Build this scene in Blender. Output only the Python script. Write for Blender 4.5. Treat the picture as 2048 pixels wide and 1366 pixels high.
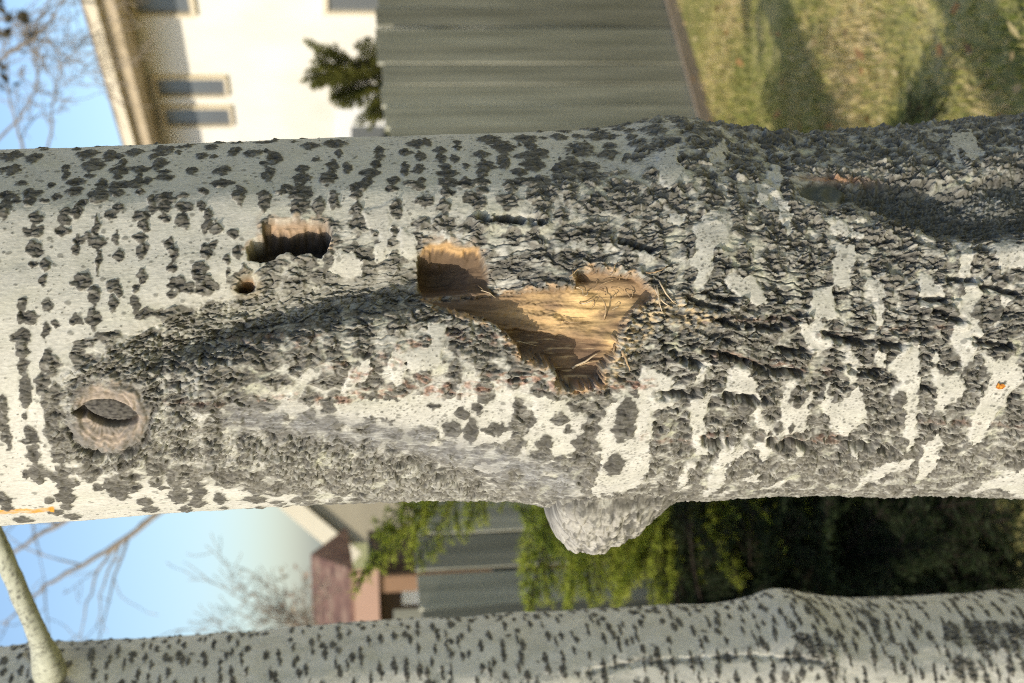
import bpy, math, random, time
import numpy as np
T0 = time.time()
R_ = math.radians
scene = bpy.context.scene
for o in list(bpy.data.objects): bpy.data.objects.remove(o)
col = scene.collection

# ------------------------------------------------------------------ camera
# the photograph was taken with the camera turned on its side: world "up" is image left
W, H, FPX = 2048.0, 1366.0, 2800.0
CAM = np.array([0.0, 0.0, 1.83])
PITCH, ROLL = R_(7.85), R_(1.6)
Fv = np.array([0, math.cos(PITCH), -math.sin(PITCH)])
U0 = np.array([0, math.sin(PITCH), math.cos(PITCH)])
R0 = np.array([1.0, 0, 0])
Uv = U0*math.cos(ROLL) + R0*math.sin(ROLL)
Rv = R0*math.cos(ROLL) - U0*math.sin(ROLL)
cd = bpy.data.cameras.new('camera'); cam = bpy.data.objects.new('camera', cd); col.objects.link(cam)
from mathutils import Matrix, Vector
m = Matrix.Identity(4)
for i in range(3):
    m[i][0] = -Uv[i]; m[i][1] = Rv[i]; m[i][2] = -Fv[i]; m[i][3] = CAM[i]
cam.matrix_world = m
cd.sensor_fit = 'HORIZONTAL'; cd.sensor_width = 36.0; cd.lens = 36.0*FPX/W
cd.clip_start = 0.02; cd.clip_end = 3000
cd.dof.use_dof = True; cd.dof.focus_distance = 1.10; cd.dof.aperture_fstop = 8.5
scene.camera = cam
scene.cycles.use_denoising = False; scene.cycles.pixel_filter_type = 'BLACKMAN_HARRIS'; scene.cycles.filter_width = 1.0
scene.render.resolution_x = 1024; scene.render.resolution_y = 683

# ------------------------------------------------------------------ light
SUN_AZ, SUN_EL = R_(49), R_(31)          # azimuth: degrees to the left of straight-behind-the-camera
to_sun = Vector((-math.sin(SUN_AZ)*math.cos(SUN_EL), -math.cos(SUN_AZ)*math.cos(SUN_EL), math.sin(SUN_EL)))
world = bpy.data.worlds.new('World'); scene.world = world; world.use_nodes = True
nt = world.node_tree; nt.nodes.clear()
sky = nt.nodes.new('ShaderNodeTexSky'); sky.sky_type = 'NISHITA'; sky.sun_disc = False
sky.sun_elevation = SUN_EL
sky.sun_rotation = math.atan2(to_sun.x, to_sun.y)
sky.air_density = 1.0; sky.dust_density = 1.3; sky.ozone_density = 3.0
bg = nt.nodes.new('ShaderNodeBackground'); bg.inputs['Strength'].default_value = 0.13
wo = nt.nodes.new('ShaderNodeOutputWorld')
nt.links.new(sky.outputs[0], bg.inputs[0]); nt.links.new(bg.outputs[0], wo.inputs[0])
sd = bpy.data.lights.new('sun', 'SUN'); sd.energy = 2.8; sd.angle = R_(0.53); sd.color = (1.0, 0.92, 0.78)
sun = bpy.data.objects.new('sun', sd); col.objects.link(sun)
sun.rotation_euler = to_sun.to_track_quat('Z', 'Y').to_euler()
sun.location = (-6, -6, 8)
vs = scene.view_settings; vs.view_transform = 'Standard'; vs.look = 'None'; vs.gamma = 1.0
vs.exposure = 0.66; vs.use_curve_mapping = False

# ------------------------------------------------------------------ helpers: pixels <-> space
def ray(px, py):
    return Fv + (px-W/2)/FPX*(-Uv) + (H/2-py)/FPX*Rv
def at_y(px, py, Y):
    d = ray(px, py); return CAM + d*(Y/d[1])
def at_ground(px, py, z=0.0):
    d = ray(px, py); return CAM + d*((z-CAM[2])/d[2])
def at_plane(px, py, p0, n):
    d = ray(px, py); return CAM + d*(np.dot(p0-CAM, n)/np.dot(d, n))
def project(P):
    d = P - CAM
    dep = d@Fv
    return W/2 + FPX*(d@(-Uv))/dep, H/2 - FPX*(d@Rv)/dep, dep

# ------------------------------------------------------------------ helpers: noise
_rs = np.random.RandomState(7)
_perm = _rs.permutation(256).astype(np.int32); _perm = np.concatenate([_perm, _perm])
_ang = _rs.rand(256)*2*np.pi
_gx = np.cos(_ang).astype(np.float32); _gy = np.sin(_ang).astype(np.float32)
_rnd = _rs.rand(4, 256).astype(np.float32)
def _h(ix, iy, seed):
    return _perm[(_perm[(ix + seed*37) & 255] + iy + seed*11) & 255]
def perlin(x, y, seed=0):
    x = np.asarray(x, np.float32); y = np.asarray(y, np.float32)
    fx0 = np.floor(x); fy0 = np.floor(y)
    ix = fx0.astype(np.int32); iy = fy0.astype(np.int32)
    fx = x-fx0; fy = y-fy0
    u = fx*fx*fx*(fx*(fx*6-15)+10); v = fy*fy*fy*(fy*(fy*6-15)+10)
    def g(dx, dy):
        h = _h(ix+dx, iy+dy, seed)
        return _gx[h]*(fx-dx) + _gy[h]*(fy-dy)
    a = g(0,0); b = g(1,0); c = g(0,1); d = g(1,1)
    return ((a + (b-a)*u)*(1-v) + (c + (d-c)*u)*v)*1.5
def fbm(x, y, seed=0, oct=3, gain=0.5):
    s = 0; amp = 1; tot = 0
    for k in range(oct):
        s = s + amp*perlin(x*2**k, y*2**k, seed+k*5); tot += amp; amp *= gain
    return s/tot
def ridged(x, y, seed=0, oct=2, gain=0.5):
    s = 0; amp = 1; tot = 0
    for k in range(oct):
        s = s + amp*(1-np.abs(perlin(x*2**k, y*2**k, seed+k*5))*2.2); tot += amp; amp *= gain
    return s/tot
def sstep(e0, e1, x):
    t = np.clip((x-e0)/(e1-e0), 0, 1); return t*t*(3-2*t)
def worley(x, y, seed=0, jit=1.0):
    ix0 = np.floor(x).astype(np.int32); iy0 = np.floor(y).astype(np.int32)
    f1 = np.full(x.shape, 9.0, np.float32); f2 = f1.copy(); rid = np.zeros(x.shape, np.float32)
    for dx in (-1,0,1):
        for dy in (-1,0,1):
            h = _h(ix0+dx, iy0+dy, seed)
            ex = ix0+dx+0.5+(_rnd[0][h]-0.5)*jit - x; ey = iy0+dy+0.5+(_rnd[1][h]-0.5)*jit - y
            d = np.sqrt(ex*ex+ey*ey)
            nn = d < f1
            f2 = np.where(nn, f1, np.minimum(f2, d)); rid = np.where(nn, _rnd[2][h], rid); f1 = np.where(nn, d, f1)
    return f1, f2, rid
def plates(x, y, seed=0, jit=1.0):
    """cells with their own level and tilt, and the cracks between them"""
    ix0 = np.floor(x).astype(np.int32); iy0 = np.floor(y).astype(np.int32)
    f1 = np.full(x.shape, 9.0, np.float32); f2 = f1.copy(); H_ = np.zeros(x.shape, np.int32); X_ = np.zeros(x.shape, np.float32); Y_ = X_.copy()
    for dx in (-1,0,1):
        for dy in (-1,0,1):
            h = _h(ix0+dx, iy0+dy, seed)
            ex = ix0+dx+0.5+(_rnd[0][h]-0.5)*jit - x; ey = iy0+dy+0.5+(_rnd[1][h]-0.5)*jit - y
            d = np.sqrt(ex*ex+ey*ey); nn = d < f1
            f2 = np.where(nn, f1, np.minimum(f2, d)); H_ = np.where(nn, h, H_); X_ = np.where(nn, ex, X_); Y_ = np.where(nn, ey, Y_); f1 = np.where(nn, d, f1)
    lev = _rnd[2][H_]; tx = _rnd[3][H_]-0.5; ty = _rnd[0][(H_+77) & 255]-0.5
    return f2-f1, lev, X_*tx*2+Y_*ty*2, f1
def poly_in(px, py, poly, margin=60):
    """signed distance to a polygon in pixels, positive inside"""
    poly = np.array(poly, np.float32)
    out = np.full(px.shape, -1e4, np.float32)
    x0, y0 = poly.min(0)-margin; x1, y1 = poly.max(0)+margin
    sel = (px > x0) & (px < x1) & (py > y0) & (py < y1)
    if not sel.any(): return out
    x = px[sel]; y = py[sel]
    d2 = np.full(x.shape, 1e9, np.float32); ins = np.zeros(x.shape, bool)
    n = len(poly)
    for i in range(n):
        ax, ay = poly[i]; bx, by = poly[(i+1) % n]
        ex, ey = bx-ax, by-ay
        t = np.clip(((x-ax)*ex + (y-ay)*ey)/(ex*ex+ey*ey+1e-9), 0, 1)
        d2 = np.minimum(d2, (x-ax-t*ex)**2 + (y-ay-t*ey)**2)
        c = ((ay > y) != (by > y))
        ins ^= c & (x < (bx-ax)*(y-ay)/((by-ay) if by != ay else 1e-9) + ax)
    d = np.sqrt(d2); out[sel] = np.where(ins, d, -d)
    return out
def line_d(px, py, pts, margin=150):
    """distance to a polyline in pixels, and the signed side (positive: larger y)"""
    pts = np.array(pts, np.float32)
    out = np.full(px.shape, 1e4, np.float32); sgn = np.zeros(px.shape, np.float32)
    x0, y0 = pts.min(0)-margin; x1, y1 = pts.max(0)+margin
    sel = (px > x0) & (px < x1) & (py > y0) & (py < y1)
    x = px[sel]; y = py[sel]; d2 = np.full(x.shape, 1e9, np.float32); sg = np.zeros(x.shape, np.float32)
    for i in range(len(pts)-1):
        ax, ay = pts[i]; bx, by = pts[i+1]; ex, ey = bx-ax, by-ay
        t = np.clip(((x-ax)*ex+(y-ay)*ey)/(ex*ex+ey*ey), 0, 1)
        dd = (x-ax-t*ex)**2 + (y-ay-t*ey)**2
        nn = dd < d2; d2 = np.where(nn, dd, d2); sg = np.where(nn, np.sign(ex*(y-ay)-ey*(x-ax)), sg)
    out[sel] = np.sqrt(d2); sgn[sel] = sg
    return out, sgn

# ------------------------------------------------------------------ helpers: objects
def link(o, parent=None):
    col.objects.link(o)
    if parent is not None: o.parent = parent
    return o
def tag(o, label=None, cat=None, group=None, kind=None):
    if label: o['label'] = label
    if cat: o['category'] = cat
    if group: o['group'] = group
    if kind: o['kind'] = kind
    return o
def empty(name, loc=(0,0,0)):
    o = bpy.data.objects.new(name, None); o.location = loc; o.empty_display_size = 0.1
    return link(o)
def mesh_np(name, verts, quads, cols=None, smooth=True, mat=None, parent=None, extra=None):
    verts = np.asarray(verts, np.float32); quads = np.asarray(quads, np.int32)
    k = quads.shape[1]
    me = bpy.data.meshes.new(name)
    me.vertices.add(len(verts)); me.vertices.foreach_set('co', verts.ravel())
    me.loops.add(quads.size); me.loops.foreach_set('vertex_index', quads.ravel())
    me.polygons.add(len(quads))
    me.polygons.foreach_set('loop_start', np.arange(0, quads.size, k, dtype=np.int32))
    if smooth: me.polygons.foreach_set('use_smooth', np.ones(len(quads), bool))
    me.update(calc_edges=True)
    if cols is not None:
        at = me.color_attributes.new('Col', 'FLOAT_COLOR', 'POINT')
        c4 = np.ones((len(verts), 4), np.float32); c4[:, :3] = cols
        at.data.foreach_set('color', c4.ravel())
    o = bpy.data.objects.new(name, me)
    if mat: me.materials.append(mat)
    return link(o, parent)
class MB:
    """collects boxes, tubes and faces into one mesh"""
    def __init__(s): s.v = []; s.f = []; s.c = []
    def add(s, vs, fs, c=(1,1,1)):
        n = len(s.v); s.v += [tuple(v) for v in vs]; s.f += [tuple(i+n for i in f) for f in fs]; s.c += [c]*len(vs)
    def box(s, o, ax, ay, az):
        o, ax, ay, az = [np.array(q, float) for q in (o, ax, ay, az)]
        vs = [o+i*ax+j*ay+k*az for k in (0,1) for j in (0,1) for i in (0,1)]
        s.add(vs, [(0,2,3,1),(4,5,7,6),(0,1,5,4),(2,6,7,3),(0,4,6,2),(1,3,7,5)])
    def tube(s, pts, rad, n=6, c=(1,1,1), cap=True):
        pts = np.array(pts, float); k = len(pts)
        vs = []; fs = []
        for i in range(k):
            t = pts[min(i+1,k-1)]-pts[max(i-1,0)]; t /= np.linalg.norm(t)+1e-9
            ref = np.array([0,0,1.]) if abs(t[2]) < .9 else np.array([1.,0,0])
            a = np.cross(t, ref); a /= np.linalg.norm(a); b = np.cross(t, a)
            r = rad[i] if hasattr(rad, '__len__') else rad
            for j in range(n):
                w = 2*math.pi*j/n
                vs.append(pts[i]+r*(math.cos(w)*a+math.sin(w)*b))
        for i in range(k-1):
            for j in range(n):
                fs.append((i*n+j, i*n+(j+1)%n, (i+1)*n+(j+1)%n, (i+1)*n+j))
        if cap:
            fs.append(tuple(range(n))[::-1]); fs.append(tuple((k-1)*n+j for j in range(n)))
        s.add(vs, fs, c)
    def prism(s, poly, ext):
        poly = [np.array(p, float) for p in poly]; n = len(poly); ext = np.array(ext, float)
        s.add(poly+[p+ext for p in poly], [tuple(range(n))[::-1], tuple(range(n, 2*n))]+[(i,(i+1)%n,n+(i+1)%n,n+i) for i in range(n)])
    def build(s, name, mat, parent=None, smooth=False, col_attr=False):
        me = bpy.data.meshes.new(name); me.from_pydata(s.v, [], s.f); me.update()
        if smooth:
            me.polygons.foreach_set('use_smooth', np.ones(len(me.polygons), bool))
        if col_attr:
            at = me.color_attributes.new('Col', 'FLOAT_COLOR', 'POINT')
            c4 = np.ones((len(s.v), 4), np.float32); c4[:, :3] = np.array(s.c); at.data.foreach_set('color', c4.ravel())
        if mat: me.materials.append(mat)
        return link(bpy.data.objects.new(name, me), parent)

# ------------------------------------------------------------------ materials
def mat_base(name, rough=0.85):
    M = bpy.data.materials.new(name); M.use_nodes = True
    b = M.node_tree.nodes['Principled BSDF']; b.inputs['Roughness'].default_value = rough
    b.inputs['Specular IOR Level'].default_value = 0.25
    return M, M.node_tree, b
def node(t, ty, **kw):
    n = t.nodes.new(ty)
    for k, v in kw.items(): setattr(n, k, v)
    return n
def mat_noise(name, c1, c2, scale=(8,8,8), rough=0.8, bump=0.2, bscale=None, detail=5, spec=None, c3=None, dist=0.01):
    M, t, b = mat_base(name, rough)
    tc = node(t, 'ShaderNodeTexCoord'); mp = node(t, 'ShaderNodeMapping'); mp.inputs['Scale'].default_value = scale
    no = node(t, 'ShaderNodeTexNoise'); no.inputs['Scale'].default_value = 1; no.inputs['Detail'].default_value = detail
    cr = node(t, 'ShaderNodeValToRGB'); cr.color_ramp.elements[0].color = (*c1, 1); cr.color_ramp.elements[1].color = (*c2, 1)
    cr.color_ramp.elements[0].position = 0.33; cr.color_ramp.elements[1].position = 0.67
    if c3:
        e = cr.color_ramp.elements.new(0.5); e.color = (*c3, 1)
    t.links.new(tc.outputs['Object'], mp.inputs[0]); t.links.new(mp.outputs[0], no.inputs['Vector'])
    t.links.new(no.outputs['Fac'], cr.inputs[0]); t.links.new(cr.outputs[0], b.inputs['Base Color'])
    if bump:
        n2 = node(t, 'ShaderNodeTexNoise'); n2.inputs['Scale'].default_value = 1.0; n2.inputs['Detail'].default_value = 4
        mp2 = node(t, 'ShaderNodeMapping'); mp2.inputs['Scale'].default_value = bscale or [q*2 for q in scale]
        t.links.new(tc.outputs['Object'], mp2.inputs[0]); t.links.new(mp2.outputs[0], n2.inputs['Vector'])
        bp = node(t, 'ShaderNodeBump'); bp.inputs['Strength'].default_value = bump; bp.inputs['Distance'].default_value = dist
        t.links.new(n2.outputs['Fac'], bp.inputs['Height']); t.links.new(bp.outputs[0], b.inputs['Normal'])
    if spec is not None: b.inputs['Specular IOR Level'].default_value = spec
    return M
def mat_attr(name, rough=0.85, nscale=700, var=0.35, bump=0.5, bscale=900, dist=0.0008, trans=0.0, zs=1.0):
    """base colour from the mesh's own colour attribute, times fine grain"""
    M, t, b = mat_base(name, rough)
    ca = node(t, 'ShaderNodeVertexColor', layer_name='Col')
    tc = node(t, 'ShaderNodeTexCoord'); mp = node(t, 'ShaderNodeMapping'); mp.inputs['Scale'].default_value = (1,1,zs)
    no = node(t, 'ShaderNodeTexNoise'); no.inputs['Scale'].default_value = nscale; no.inputs['Detail'].default_value = 3
    mr = node(t, 'ShaderNodeMapRange'); mr.inputs[1].default_value = 0.3; mr.inputs[2].default_value = 0.7
    mr.inputs[3].default_value = 1-var; mr.inputs[4].default_value = 1+var
    mx = node(t, 'ShaderNodeVectorMath', operation='SCALE')
    t.links.new(tc.outputs['Object'], mp.inputs[0]); t.links.new(mp.outputs[0], no.inputs['Vector'])
    t.links.new(no.outputs['Fac'], mr.inputs[0])
    t.links.new(ca.outputs[0], mx.inputs[0]); t.links.new(mr.outputs[0], mx.inputs['Scale'])
    t.links.new(mx.outputs[0], b.inputs['Base Color'])
    if bump:
        n2 = node(t, 'ShaderNodeTexNoise'); n2.inputs['Scale'].default_value = bscale; n2.inputs['Detail'].default_value = 3
        bp = node(t, 'ShaderNodeBump'); bp.inputs['Strength'].default_value = bump; bp.inputs['Distance'].default_value = dist
        t.links.new(mp.outputs[0], n2.inputs['Vector']); t.links.new(n2.outputs['Fac'], bp.inputs['Height'])
        t.links.new(bp.outputs[0], b.inputs['Normal'])
    if trans:
        tr = node(t, 'ShaderNodeBsdfTranslucent'); ms = node(t, 'ShaderNodeMixShader'); ms.inputs[0].default_value = trans
        out = t.nodes['Material Output']
        t.links.new(mx.outputs[0], tr.inputs[0]); t.links.new(b.outputs[0], ms.inputs[1]); t.links.new(tr.outputs[0], ms.inputs[2])
        t.links.new(ms.outputs[0], out.inputs[0])
    return M
M_BARK = mat_attr('aspen_bark', 0.88, 700, 0.13, 0.35, 900, 0.0005, zs=0.45)
# ------------------------------------------------------------------ bark
UPX = 1/2600.0           # one bark unit (about one photo pixel on the trunk's face) in metres
def lent_max(x, a, cx, ca, rx, ra, p=1.45):
    return 1 - (np.abs(x-cx)/rx)**p - (np.abs(a-ca)/ra)**p
def lenticels(x, a, b, seed, cw, ch, jx=0.45, size=1.0, ar=1.0):
    """dark diamond-shaped lenticels in rings round the trunk; b (0..1) says how far they have merged"""
    gx = x/cw; ga = a/ch
    ix0 = np.floor(gx).astype(np.int32); D = np.full(x.shape, -3.0, np.float32)
    dy = np.full(x.shape, 99.0, np.float32)
    for dx in (-1,0,1):
        ix = ix0+dx
        sh = _rnd[3][_h(ix, ix*0+5, seed+3)]
        ia0 = np.floor(ga+sh).astype(np.int32)
        for da in (-1,0,1):
            ia = ia0+da
            h = _h(ix, ia, seed)
            r0 = _rnd[0][h]; r1 = _rnd[1][h]; r2 = _rnd[2][h]; r3 = _rnd[3][h]
            cx = (ix+0.5+(r0-0.5)*jx)*cw; ca = (ia+0.5+(r1-0.5)*0.9 - sh)*ch
            rx = size*cw*(0.24+0.50*b)*(0.5+0.95*r2); ra = ar*size*ch*(0.36+0.62*b)*(0.7+0.6*r3)
            d = lent_max(x, a, cx, ca, rx, ra)
            d = np.where(r2*0.999 > 0.25+1.5*b, -3, d)
            nn = d > D
            dy = np.where(nn, (a-ca), dy); D = np.where(nn, d, D)
    return D, dy
def bilerp_table(px, py, xs, ys, tab):
    tab = np.array(tab, np.float32); xs = np.array(xs, np.float32); ys = np.array(ys, np.float32)
    fx = np.interp(px, xs, np.arange(len(xs))).astype(np.float32); fy = np.interp(py, ys, np.arange(len(ys))).astype(np.float32)
    ix = np.clip(fx.astype(int), 0, len(xs)-2); iy = np.clip(fy.astype(int), 0, len(ys)-2)
    u = fx-ix; v = fy-iy; u = u*u*(3-2*u); v = v*v*(3-2*v)
    return (tab[iy,ix]*(1-u)+tab[iy,ix+1]*u)*(1-v) + (tab[iy+1,ix]*(1-u)+tab[iy+1,ix+1]*u)*v
def mix(a, b, t):
    return a*(1-t[..., None]) + np.asarray(b, np.float32)*t[..., None]

def bark_surface(x, a, b, hand=(), cw=60, ch=34, seed=0, size=1.0, rough_gain=1.0, rows=None, dots=1.0, pits=None, pale=None, jx=0.45, ar=1.0, calm=1.0):
    """height (bark units) and colour of the bark; x runs down the trunk, a round it"""
    wx = x + 5*perlin(x/19, a/19, seed+1) + 1.6*perlin(x/7, a/7, seed+2)
    wa = a + 5*perlin(x/19, a/19, seed+3) + 1.6*perlin(x/7, a/7, seed+4)
    D, dy = lenticels(wx, wa, b, seed+20, cw, ch, jx, size, ar)
    D = np.where(b < 0.03, -3, D)
    for (cx, ca, rx, ra) in hand:
        m = 1.6
        i0, i1 = np.searchsorted(rows[0], [cx-rx*m-12, cx+rx*m+12]); j0, j1 = np.searchsorted(rows[1], [ca-ra*m-12, ca+ra*m+12])
        if i1 <= i0 or j1 <= j0: continue
        s = np.s_[i0:i1, j0:j1]
        d = lent_max(wx[s], wa[s], cx, ca, rx*1.18, ra*1.18)
        nn = d > D[s]
        dy[s] = np.where(nn, wa[s]-ca, dy[s]); D[s] = np.logaddexp(8.0*D[s], 8.0*d)/8.0
    big = fbm(x/150, a/110, seed+30, 2)
    en = perlin(x/15, a/11, seed+31)*0.34 + perlin(x/6, a/5, seed+32)*0.12
    rgh0 = np.clip(b*1.35-0.25, 0, 1)
    dark = sstep(-0.07*rgh0, 0.11+0.13*rgh0, D + en - 0.03)
    core = sstep(0.15, 0.8, D + en*1.4)
    rgh = np.clip(b*1.35-0.25, 0, 1)*rough_gain                       # how furrowed the bark has become
    # scales of bark: big plates, small plates, wrinkles
    cr1, lv1, tl1, f11 = plates((x+7*perlin(x/23, a/23, seed+33))/46, (a+7*perlin(x/25, a/25, seed+34))/14, seed+40)
    cr2, lv2, tl2, f12 = plates((wx+3*perlin(x/10, a/10, seed+35))/15, (wa+3*perlin(x/10, a/10, seed+36))/7, seed+41)
    r2 = ridged(wx/13, wa/9, seed+42, 2)
    r1 = ridged(x/30 + big, a/17 - big, seed+43, 1)
    r3 = perlin(x/5.5, a/4.2, seed+44)
    fis = 1-np.clip(np.abs(perlin(wx/130, wa/24, seed+46))*9, 0, 1)
    fis *= np.clip(b*1.6-0.45, 0, 1)*sstep(-0.1, 0.3, perlin(x/200, a/80, seed+47)+0.15)
    slit = np.exp(-(dy/2.6)**2)*core*(0.4+0.6*sstep(-0.2, 0.3, perlin(x/30, a/30, seed+48)))
    crack1 = 1-sstep(0.02, 0.16, cr1); crack2 = 1-sstep(0.0, 0.22, cr2)
    # smooth skin between
    skin = perlin(x/40, a/5.0, seed+50)*0.6 + perlin(x/18, a/2.8, seed+51)*0.4
    crackle = np.clip(skin-0.28, 0, 1)
    dot = worley(x/15, a/13, seed+52)
    dotm = np.clip(1-dot[0]/(0.06+0.25*dot[2]**3), 0, 1)*dots*sstep(0.1, 0.5, perlin(x/90, a/90, seed+53)+0.40)
    dot2 = worley(x/34, a/27, seed+56); dm2 = sstep(0.0, 0.35, 1-dot2[0]/(0.02+0.20*dot2[2]**2)+0.25*perlin(x/8, a/7, seed+57))*dots*sstep(0.45, 0.6, dot2[2])
    dotm = np.maximum(sstep(0.05, 0.4, dotm), dm2*0.75)*(1-dark)
    if pits is not None:
        pt = worley(x/9, a/6.5, seed+58); dotm = np.maximum(dotm, pits*sstep(0.42, 0.2, pt[0]/(0.25+0.75*pt[2]))*sstep(-0.35, 0.35, perlin(x/40, a/30, seed+59))*(1-dark)*0.8)
    gr = perlin(x/9, a/6, seed+54)
    lump = perlin(x/45, a/30, seed+55)
    h = 3.0*big + 0.35*skin - 1.0*crackle + 0.25*gr + (0.8+2.5*rgh)*lump
    relief = calm*(0.35+0.65*core)*(1.0+1.4*rgh)
    h += dark*(1.6 + 2.2*core + relief*(2.8*(lv1-0.5) + 2.6*tl1 - 2.6*crack1 + 0.9*(lv2-0.5) + 1.2*tl2 - 0.8*crack2 + 2.6*(r1-0.55) + 1.3*(r2-0.5) + 0.5*r3))
    h += rgh*(1-dark)*(1.8*(r1-0.55) + 1.2*tl1 + 0.8*(r2-0.5))
    h -= slit*(3.5+2*rgh) + fis*(7*rgh+1.5)
    h += dotm*0.8
    # colour
    pl = np.array([0.52, 0.493, 0.425], np.float32) if pale is None else np.array(pale, np.float32)
    c = np.broadcast_to(pl, x.shape+(3,)).copy()
    tone = perlin(x/70, a/60, seed+60)
    c *= (1 + 0.09*tone + 0.05*gr + 0.14*perlin(x/24, a/20, seed+64)*(0.2+rgh))[..., None]
    c *= (1-0.16*np.clip(rgh0, 0, 1))[..., None]
    c = mix(c, (0.42, 0.41, 0.28), np.clip(0.8*perlin(x/120, a/50, seed+62)+0.05, 0, 0.6)*(0.3+rgh))
    c = mix(c, (0.24, 0.22, 0.18), np.clip(crackle*1.5, 0, 0.55))
    c = mix(c, (0.20, 0.19, 0.16), sstep(0.18, 0.62, 0.5*r2+0.5*perlin(x/20, a/14, seed+63)+0.35*crack1-0.25+0.28*rgh)*np.clip(rgh*1.3, 0, 1)*0.8)
    c = mix(c, (0.11, 0.105, 0.085), dotm*0.85)
    dk = np.broadcast_to(np.array([0.158, 0.145, 0.118], np.float32), x.shape+(3,)).copy()
    dk *= (0.78 + 0.45*lv1*lv2*1.6)[..., None]*(0.68+0.32*sstep(0.0, 0.4, rgh0))[..., None]
    rimc = sstep(0.10, 0.35, tl1+0.6*tl2)*(1-crack1)
    dk = mix(dk, (0.40, 0.38, 0.32), np.clip(rimc*(0.22+0.45*np.clip(rgh, 0, 1)), 0, 0.8))
    dk = mix(dk, (0.45, 0.43, 0.36), sstep(0.78, 1.0, r2)*0.35*(0.2+0.8*np.clip(rgh, 0, 1)))
    dk = mix(dk, (0.045, 0.041, 0.035), np.clip(crack1*0.6+crack2*0.25, 0, 0.7))
    ring = np.exp(-((D-0.14)/0.10)**2)*dark
    dk = mix(dk, (0.40, 0.38, 0.32), np.clip(ring*(0.05+0.45*np.clip(rgh, 0, 1))*sstep(0.3, 0.8, r2), 0, 0.7))
    halo = sstep(-0.30, -0.05, D+en)*(1-dark)
    c = mix(c, (0.26, 0.25, 0.20), halo*0.30)
    c = c*(1-(dark*0.97)[..., None]) + dk*(dark*0.97)[..., None]
    c = mix(c, (0.035, 0.033, 0.03), np.clip(slit*0.9+fis*0.8, 0, 0.9))
    return h, c, dict(dark=dark, r1=r1, r2=r2, r3=r3, en=en, big=big, rgh=rgh, fis=fis)

# ------------------------------------------------------------------ the trunk that fills the picture
YC = 1.227
TOP = [(-200,303),(0,297),(300,288),(600,275),(900,266),(1150,259),(1230,252),(1290,240),(1340,236),(1395,243),(1450,255),(1550,264),(1650,263),(1750,256),(1850,246),(1950,236),(2048,229),(2300,215)]
BOT = [(-200,1068),(0,1055),(150,1045),(300,1034),(450,1023),(600,1014),(750,1006),(850,1002),(950,1004),(1030,1012),(1100,1018),(1200,1016),(1300,1008),(1400,1001),(1500,996),(1600,994),(1750,997),(1850,993),(1950,996),(2048,1002),(2300,1012)]
def trunk_axis(TOP, BOT, YC, z):
    P = np.stack([np.zeros_like(z), np.full_like(z, YC), z], 1)
    for it in range(3):
        px, py, dep = project(P)
        t = np.interp(px, *zip(*TOP)); bt = np.interp(px, *zip(*BOT))
        c = (t+bt)/2; hw = (bt-t)/2
        P[:, 0] += (py-c)*dep/FPX
    Rr = dep*np.sin(np.arctan(hw/FPX))
    return P[:, 0], Rr
def smooth1(v, n):
    k = np.ones(n)/n; return np.convolve(np.pad(v, n, mode='edge'), k, 'same')[n:-n]
def front_grid(nf, nb, lim=100):
    u = np.linspace(-1, 1, nf+1)
    ph = R_(lim)*(u*0.80+0.20*u**3)                       # closer together where the trunk faces us
    back = np.linspace(R_(lim), 2*np.pi-R_(lim), nb+1)[1:-1]
    return np.concatenate([ph, back])
def pix_to_surf(px, py, zs, Xc, Rr, YC):
    """pixel -> (z, phi) on the bare trunk"""
    d = ray(px, py); z = CAM[2]+d[2]/d[1]*(YC-0.1)
    for it in range(6):
        xc = np.interp(z, zs, Xc); r = np.interp(z, zs, Rr)
        ox, oy = CAM[0]-xc, CAM[1]-YC
        A = d[0]**2+d[1]**2; B = ox*d[0]+oy*d[1]; C = ox*ox+oy*oy-r*r
        disc = B*B-A*C
        if disc < 0: t = -B/A
        else: t = (-B-math.sqrt(disc))/A
        z = CAM[2]+d[2]*t
    P = CAM+d*t
    return z, math.atan2(P[0]-xc, -(P[1]-YC))

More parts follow.
